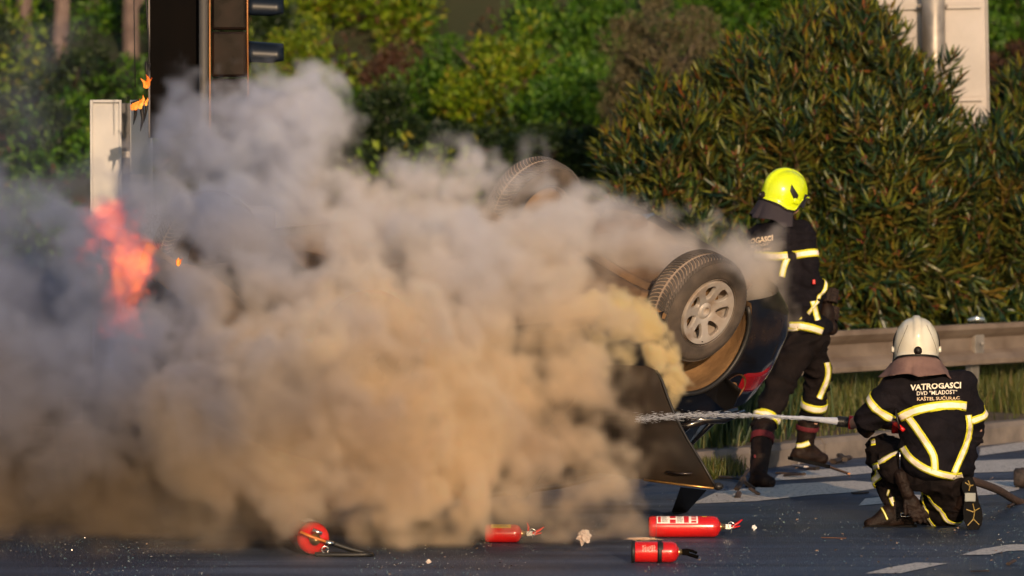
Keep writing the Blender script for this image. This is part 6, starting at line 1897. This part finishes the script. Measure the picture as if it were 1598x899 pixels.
def smoke_mat(name, warm, cool, shade_tint, gain, dark, low_shade_tint, aniso=0.0):
    """tan sooty smoke; albedo also paints sky-lit blue above and shade at the left"""
    m = bpy.data.materials.new(name); m.use_nodes = True; nt = m.node_tree; nt.nodes.clear(); N = nt.nodes; L = nt.links
    out = N.new('ShaderNodeOutputMaterial'); pv = N.new('ShaderNodeVolumePrincipled'); L.new(pv.outputs[0], out.inputs['Volume'])
    pv.inputs['Density Attribute'].default_value = 'density'; pv.inputs['Density'].default_value = gain; pv.inputs['Anisotropy'].default_value = aniso
    tc = N.new('ShaderNodeTexCoord'); sp = N.new('ShaderNodeSeparateXYZ'); L.new(tc.outputs['Object'], sp.inputs[0])
    nz = N.new('ShaderNodeTexNoise'); nz.inputs['Scale'].default_value = 1.5; nz.inputs['Detail'].default_value = 1.5
    L.new(tc.outputs['Object'], nz.inputs['Vector'])
    def rng_(sock, a, b):
        q = N.new('ShaderNodeMapRange'); q.inputs['From Min'].default_value = a; q.inputs['From Max'].default_value = b; L.new(sock, q.inputs['Value']); return q.outputs[0]
    def math_(op, a, b):
        q = N.new('ShaderNodeMath'); q.operation = op; q.use_clamp = False
        for i, v in enumerate((a, b)):
            if isinstance(v, (int, float)): q.inputs[i].default_value = v
            else: L.new(v, q.inputs[i])
        return q.outputs[0]
    def mixc(f, a, b):
        q = N.new('ShaderNodeMix'); q.data_type = 'RGBA'; L.new(f, q.inputs[0])
        for i, v in ((6, a), (7, b)):
            if isinstance(v, tuple): q.inputs[i].default_value = (*v, 1)
            else: L.new(v, q.inputs[i])
        return q.outputs[2]
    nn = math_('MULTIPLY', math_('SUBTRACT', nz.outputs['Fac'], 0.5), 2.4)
    zc = rng_(math_('ADD', sp.outputs[2], math_('MULTIPLY', nn, 0.6)), 0.9, 2.2)
    dk = rng_(nn, -0.12, 0.42)                                    # sooty swirls
    c0 = mixc(dk, warm, dark)
    c1 = mixc(zc, c0, cool)  # blue sky light mixed into the upper smoke's colour
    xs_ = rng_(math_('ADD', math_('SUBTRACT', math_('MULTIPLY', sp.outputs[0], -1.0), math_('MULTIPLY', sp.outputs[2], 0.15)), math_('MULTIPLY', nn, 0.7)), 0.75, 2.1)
    shade_mix = mixc(rng_(math_('ADD', sp.outputs[2], math_('MULTIPLY', nn, 0.4)), 0.35, 1.2), low_shade_tint, shade_tint)
    c2 = mixc(xs_, c1, shade_mix)  # left side toned down in colour to carry its shade
    L.new(c2, pv.inputs['Color'])
    return m


def puffs(blobs, lo, hi, vox, noise, dmax, seed, edge=0.16, floor=0.0, warp=.11, K=.16, hug=0.0):
    size = [h - l for l, h in zip(lo, hi)]; shape = [int(s / v) for s, v in zip(size, vox)]
    X = [np.linspace(l, h, n, dtype=np.float32) for l, h, n in zip(lo, hi, shape)]
    f = np.full(shape, -3.0, np.float32); dm = np.zeros(shape, np.float32); sf = np.zeros(shape, np.float32)
    Wp = [warp * (vnoise(shape, size, .42, seed + 90 + a) * .62 + vnoise(shape, size, .17, seed + 95 + a) * .30 + vnoise(shape, size, .08, seed + 99 + a) * .12) for a in range(3)]
    for bl in blobs:
        px, py, d, r = bl[:4]; mul = bl[4] if len(bl) > 4 else 1.0; soft = bl[5] if len(bl) > 5 else 0.0; sy = bl[6] if len(bl) > 6 else 1.0
        c = P(px, py, d); rr = r * d / FPX
        sl_ = []
        for a in range(3):
            i0 = np.searchsorted(X[a], c[a] - rr * 2.2); i1 = np.searchsorted(X[a], c[a] + rr * 2.2); sl_.append(slice(i0, i1))
        sl_ = tuple(sl_)
        gx = (X[0][sl_[0]] - c[0])[:, None, None] + Wp[0][sl_]; gy = ((X[1][sl_[1]] - c[1])[None, :, None] + Wp[1][sl_]) / sy; gz = (X[2][sl_[2]] - c[2])[None, None, :] + Wp[2][sl_]
        v = 1 - np.sqrt(gx * gx + gy * gy + gz * gz) / rr
        v = v * min(1.0, rr / 0.45)                    # distance-like units so that edges stay equally crisp
        old = f[sl_]; w_ = 1 / (1 + np.exp(-(v - old) * 14))
        h = np.clip(0.5 + 0.5 * (v - old) / K, 0, 1)
        f[sl_] = old + (v - old) * h + K * h * (1 - h)
        dm[sl_] += (mul - dm[sl_]) * w_; sf[sl_] += (soft - sf[sl_]) * w_
    g = np.zeros(shape, np.float32)
    for (cell, amp, kind) in noise:
        n = vnoise(shape, size, cell, seed); seed += 1
        if kind == 'b': g += amp * (np.abs(n) - 0.8)
        else: g += amp * n
    f = f + g
    if hug: f = f + hug * np.exp(-X[2] / .22)[None, None, :]
    ed = edge + sf * 0.9
    d = np.clip(f / ed, 0, 1); d = d * d * (3 - 2 * d)
    inner = vnoise(shape, size, 0.26, seed + 50) * .30 + (.9 - np.abs(vnoise(shape, size, 0.12, seed + 51))) * .35 + vnoise(shape, size, 0.055, seed + 52) * .18; d *= np.clip(1 + inner, .15, 2.2)
    d *= dm * dmax
    z = X[2][None, None, :]
    if floor: d *= np.clip((z - 0.01) / floor, 0, 1)
    # fade to nothing at the grid's own faces
    for a in range(3):
        n = shape[a]; r_ = np.clip(np.minimum(np.arange(n), np.arange(n)[::-1]) / 6.0, 0, 1).astype(np.float32)
        if a == 2: r_ = np.clip(np.arange(n)[::-1] / 6.0, 0, 1).astype(np.float32)
        d *= r_.reshape([-1 if b == a else 1 for b in range(3)])
    return d.astype(np.float32)


# (photo x, photo y, distance, radius in photo pixels, density factor, softness, depth stretch)
SM = [
    # far left bank, soft
    (-120, 330, 31.6, 170, .7, .6), (20, 340, 31.8, 120, .5, .7), (90, 330, 32.2, 95, .45, .7), (-100, 520, 31.4, 230, .8, .4), (40, 520, 31.4, 170, .7, .4), (70, 700, 31.0, 190, 1, .3), (-120, 760, 30.8, 220, 1, .3),
    (140, 600, 31.3, 150, .9, .3), (200, 345, 32.3, 84, 1.4, .2), (255, 335, 29.5, 56, 1.7, .05), (225, 300, 29.9, 50, 1.3, .1), (300, 330, 29.5, 60, 1.5, .05), (560, 400, 29.4, 70, 1.4, .05), (700, 400, 29.9, 80, 1.4, .05), (165, 360, 31.6, 80, 2.2, .1), (150, 420, 30.4, 90, 1.6, .1), (200, 420, 29.8, 80, 1.6, .1), (225, 330, 31.9, 60, 1.2, .2), (110, 345, 31.8, 60, .6, .4), (240, 290, 32.2, 75, .7, .3),
    (60, 60, 33.0, 120, .10, .8), (-60, 150, 33.0, 160, .12, .8),
    # tall plume
    (300, 122, 31.6, 60, 1, 0), (345, 140, 31.5, 62, 1, 0), (262, 215, 32.4, 70, .8, .1), (190, 265, 32.6, 70, .5, .3), (285, 180, 31.7, 60, 1, .1), (350, 165, 31.4, 75, 1.1), (410, 175, 31.3, 68, 1.2), (465, 180, 31.3, 60, 1.2), (508, 200, 31.2, 55, 1.2), (515, 255, 31.1, 66, 1.3), (545, 300, 31.0, 62, 1.3),
    (330, 270, 31.5, 95, 1), (420, 270, 31.2, 110, 1.2), (480, 350, 31.0, 120, 1.3), (360, 380, 31.2, 110, 1.1), (580, 360, 31.0, 75, 1.3), (300, 430, 31.3, 95, 1, .2), (420, 470, 30.9, 130, 1.3),
    # second smaller plume
    (634, 240, 31.1, 30, 1.1, 0), (655, 265, 31.0, 42, 1.2, 0), (700, 262, 31.0, 46, 1, .1), (745, 255, 31.1, 42, .9, .2), (785, 270, 31.2, 40, .8, .2), (650, 320, 30.9, 70, 1.3), (720, 320, 30.9, 75, 1.3), (780, 330, 31.0, 65, 1.2), (640, 400, 30.7, 90, 1.3),
    (850, 350, 31.0, 60, 1.1, .05), (905, 335, 31.1, 48, 1.2, .05), (800, 330, 31.2, 52, 1.2, .05), (778, 290, 31.2, 36, 1.0, .05), (820, 350, 30.9, 65, 1.1, .1), (1090, 375, 31.0, 30, .5, .2), (1135, 385, 30.9, 30, .6, .2), (1165, 400, 30.8, 34, .8, .15), (1195, 425, 30.8, 32, .8, .15), (1180, 450, 30.8, 30, .6, .25), (860, 350, 30.7, 52, 1.1), (740, 420, 30.5, 120, 1.3), (830, 430, 30.5, 90, 1.2, .1),
    # over the car to the right, behind the near wheel
    (915, 345, 31.2, 62, 1.2, .05), (960, 342, 31.3, 64, 1.2, .05), (1010, 352, 31.4, 62, 1.2, .05), (1060, 372, 31.6, 60, 1.2, .05), (1105, 392, 31.7, 58, 1.2, .05), (1150, 412, 31.7, 56, 1.2, .05), (1190, 430, 31.6, 48, 1.1, .05), (1215, 448, 31.6, 34, .9, .05), (1178, 470, 31.3, 34, .8, .1), (900, 410, 31.0, 60, .8, .2), (965, 400, 31.3, 48, .7, .2),
    (925, 425, 30.7, 48, .6, .3), (985, 418, 30.9, 36, .45, .4), (1222, 440, 31.2, 26, .7, .2), (1190, 420, 31.0, 30, .6, .3), (1195, 520, 31.0, 28, .22, .5), (1205, 560, 31.0, 20, .10, .5),
    # body of the cloud in front of the car
    (300, 600, 29.3, 120, 1.1, .15), (420, 620, 28.7, 130, 1.3, .05), (500, 540, 28.6, 120, 1.3, .05), (560, 440, 28.9, 95, 1.2), (420, 500, 28.9, 110, 1.2, .1), (480, 430, 29.3, 95, 1.2), (560, 640, 28.5, 120, 1.4), (650, 540, 28.9, 105, 1.4), (680, 460, 29.4, 85, 1.3), (700, 660, 28.9, 110, 1.4), (770, 570, 29.3, 90, 1.4), (770, 480, 29.8, 75, 1.2), (820, 660, 29.3, 90, 1.3), (860, 580, 29.7, 70, 1.2, .1), (895, 620, 29.7, 50, 1.1, .1), (880, 690, 29.3, 75, 1.2), (840, 500, 30.2, 60, 1.1, .1),
    (400, 350, 29.9, 85, 1.1, .05), (330, 470, 29.7, 80, .9, .2), (380, 720, 28.6, 110, 1.2, .1), (280, 710, 29.0, 110, 1.1, .15), (170, 720, 29.3, 110, 1, .2), (480, 745, 28.4, 85, 1.2, .1), (590, 750, 28.4, 78, 1.3, .1), (710, 755, 28.6, 70, 1.3, .1), (820, 752, 28.9, 66, 1.3, .1), (915, 745, 29.2, 62, 1.2, .1), (955, 775, 29.3, 46, 1.1, .2), (985, 802, 29.5, 26, .7, .3),
    (560, 560, 30.2, 130, 1.3), (430, 650, 30.2, 140, 1.2), (700, 600, 30.4, 120, 1.3),
    # cloud that hides the front of the car round the fire
    (270, 350, 29.4, 85, 1.1, .1), (225, 430, 29.6, 95, 1.2, .1), (310, 300, 29.9, 85, 1.1, .1), (300, 400, 29.3, 80, 1.2, .1), (330, 520, 29.0, 100, 1.2, .1), (240, 300, 30.0, 60, 1, .1), (200, 620, 29.0, 110, 1, .1), (340, 230, 30.6, 60, 1, .05), (130, 460, 29.8, 110, .9, .2), (60, 590, 29.2, 140, .9, .2), (-60, 500, 29.6, 130, .8, .3), (-80, 680, 29.0, 140, .9, .2), (90, 380, 30.2, 80, .7, .3), (230, 560, 29.3, 90, 1, .2), (100, 720, 28.9, 110, .9, .2),
    # veil over the door panel
    (950, 640, 29.8, 54, .9, .4), (1005, 625, 29.9, 40, .4, .5), (975, 700, 29.7, 54, .9, .4), (1025, 690, 29.8, 42, .22, .6), (930, 570, 29.9, 45, .5, .4),
    # creeping foot of the cloud
    (960, 795, 29.2, 46, 1.3, .3), (975, 815, 29.1, 30, .8, .5), (890, 790, 28.9, 60, 1.4, .2), (800, 798, 28.7, 60, 1.4, .2), (700, 800, 28.6, 60, 1.3, .2), (880, 520, 29.8, 66, 1.4, .1), (900, 640, 29.4, 64, 1.4, .1), (935, 700, 29.2, 60, 1.3, .15), (960, 585, 29.9, 36, .6, .4), (610, 810, 28.7, 55, .8, .3), (520, 812, 28.6, 58, .7, .4), (430, 820, 28.5, 60, .45, .6), (445, 835, 27.75, 44, .20, .9), (340, 822, 28.4, 64, .32, .8), (250, 825, 28.2, 74, .26, .9), (140, 828, 28.0, 84, .24, .9), (20, 830, 28.0, 90, .24, .9), (-100, 830, 28.0, 90, .24, .9), (200, 770, 28.8, 70, .6, .5), (60, 770, 28.8, 80, .6, .5),
]
SLO, SHI = (-4.1, 27.0, 0.0), (1.95, 33.6, 3.0)
dens = puffs(SM, SLO, SHI, (.019, .030, .019), ((.9, .08, 'n'), (.40, .05, 'b'), (.20, .05, 'b'), (.10, .045, 'b'), (.055, .050, 'n'), (.035, .035, 'n')), 6.2, 21, .34, .03, warp=.17, hug=.22)
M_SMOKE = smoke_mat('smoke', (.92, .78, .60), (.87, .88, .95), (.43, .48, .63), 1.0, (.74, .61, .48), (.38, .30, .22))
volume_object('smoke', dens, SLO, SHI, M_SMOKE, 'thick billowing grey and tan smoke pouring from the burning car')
YL = [(905, 500, 30.35, 44, 1), (940, 490, 30.4, 40, 1), (975, 505, 30.4, 40, 1), (1005, 530, 30.4, 36, 1), (1025, 560, 30.35, 30, 1), (1040, 590, 30.3, 24, 1), (1050, 615, 30.3, 17, 1), (925, 540, 30.3, 42, 1), (970, 560, 30.3, 36, .9, .1), (1045, 640, 30.3, 12, .8, .1), (880, 540, 30.3, 45, .9, .1)]
YLO, YHI = tuple(P(820, 690, 30.35) - Vector((0, .55, 0))), tuple(P(1090, 430, 30.35) + Vector((0, .5, 0)))
dens = puffs(YL, YLO, YHI, (.010, .014, .010), ((.22, .05, 'n'), (.12, .06, 'b'), (.06, .05, 'b'), (.03, .03, 'n')), 28.0, 71, .17, warp=.035, K=.07)
M_YSM = smoke_mat('yellow_smoke', (.98, .87, .60), (.98, .88, .62), (.98, .87, .6), 1.0, (.97, .84, .55), (.98, .87, .6))
volume_object('yellow_smoke', dens, YLO, YHI, M_YSM, 'dense curling yellowish smoke spilling down beside the near wheel')

# ------------------------------------------------------------------ the big fire: a glowing volume
def fire_mat():
    m = bpy.data.materials.new('fire_glow'); m.use_nodes = True; nt = m.node_tree; nt.nodes.clear(); N = nt.nodes; L = nt.links
    out = N.new('ShaderNodeOutputMaterial'); em = N.new('ShaderNodeEmission'); at = N.new('ShaderNodeAttribute'); at.attribute_name = 'density'
    rp = N.new('ShaderNodeValToRGB'); e = rp.color_ramp.elements; e[0].position = 0.0; e[0].color = (1, .030, .008, 1); e[1].position = 1; e[1].color = (1, .17, .012, 1); k = e.new(.45); k.color = (1, .060, .006, 1)
    mr = N.new('ShaderNodeMapRange'); mr.inputs['From Max'].default_value = 12.0; L.new(at.outputs['Fac'], mr.inputs['Value']); L.new(mr.outputs[0], rp.inputs['Fac'])
    L.new(rp.outputs[0], em.inputs[0]); mu = N.new('ShaderNodeMath'); mu.operation = 'MULTIPLY'; mu.inputs[1].default_value = 0.40; L.new(at.outputs['Fac'], mu.inputs[0]); L.new(mu.outputs[0], em.inputs[1])
    L.new(em.outputs[0], out.inputs['Volume']); return m


FL = [(168, 385, 28.35, 46, .38), (145, 365, 28.35, 34, .16), (228, 450, 28.33, 26, 1.1), (190, 405, 28.35, 46, .8), (207, 438, 28.33, 38, 1.1), (200, 472, 28.35, 38, .9), (200, 505, 28.355, 30, .6), (210, 532, 28.45, 22, .3), (232, 422, 28.3, 28, 1.2), (254, 414, 28.3, 18, 1.4), (165, 420, 28.35, 34, .5), (180, 460, 28.35, 34, .5), (262, 425, 28.3, 8, 1.2), (180, 345, 28.45, 16, .2), (135, 365, 28.355, 14, .15), (218, 455, 28.33, 18, 1.5)]
FLO, FHI = tuple(P(95, 570, 28.35) - Vector((0, .3, 0))), tuple(P(300, 300, 28.35) + Vector((0, .35, 0)))
dens = puffs(FL, FLO, FHI, (.007, .012, .009), ((.12, .10, 'n'), (.05, .09, 'b'), (.025, .07, 'b')), 14.0, 131, .30, warp=.05, K=.08)
volume_object('fire', dens, FLO, FHI, fire_mat(), 'orange red fire glowing inside the grey smoke at the left', 'fire')
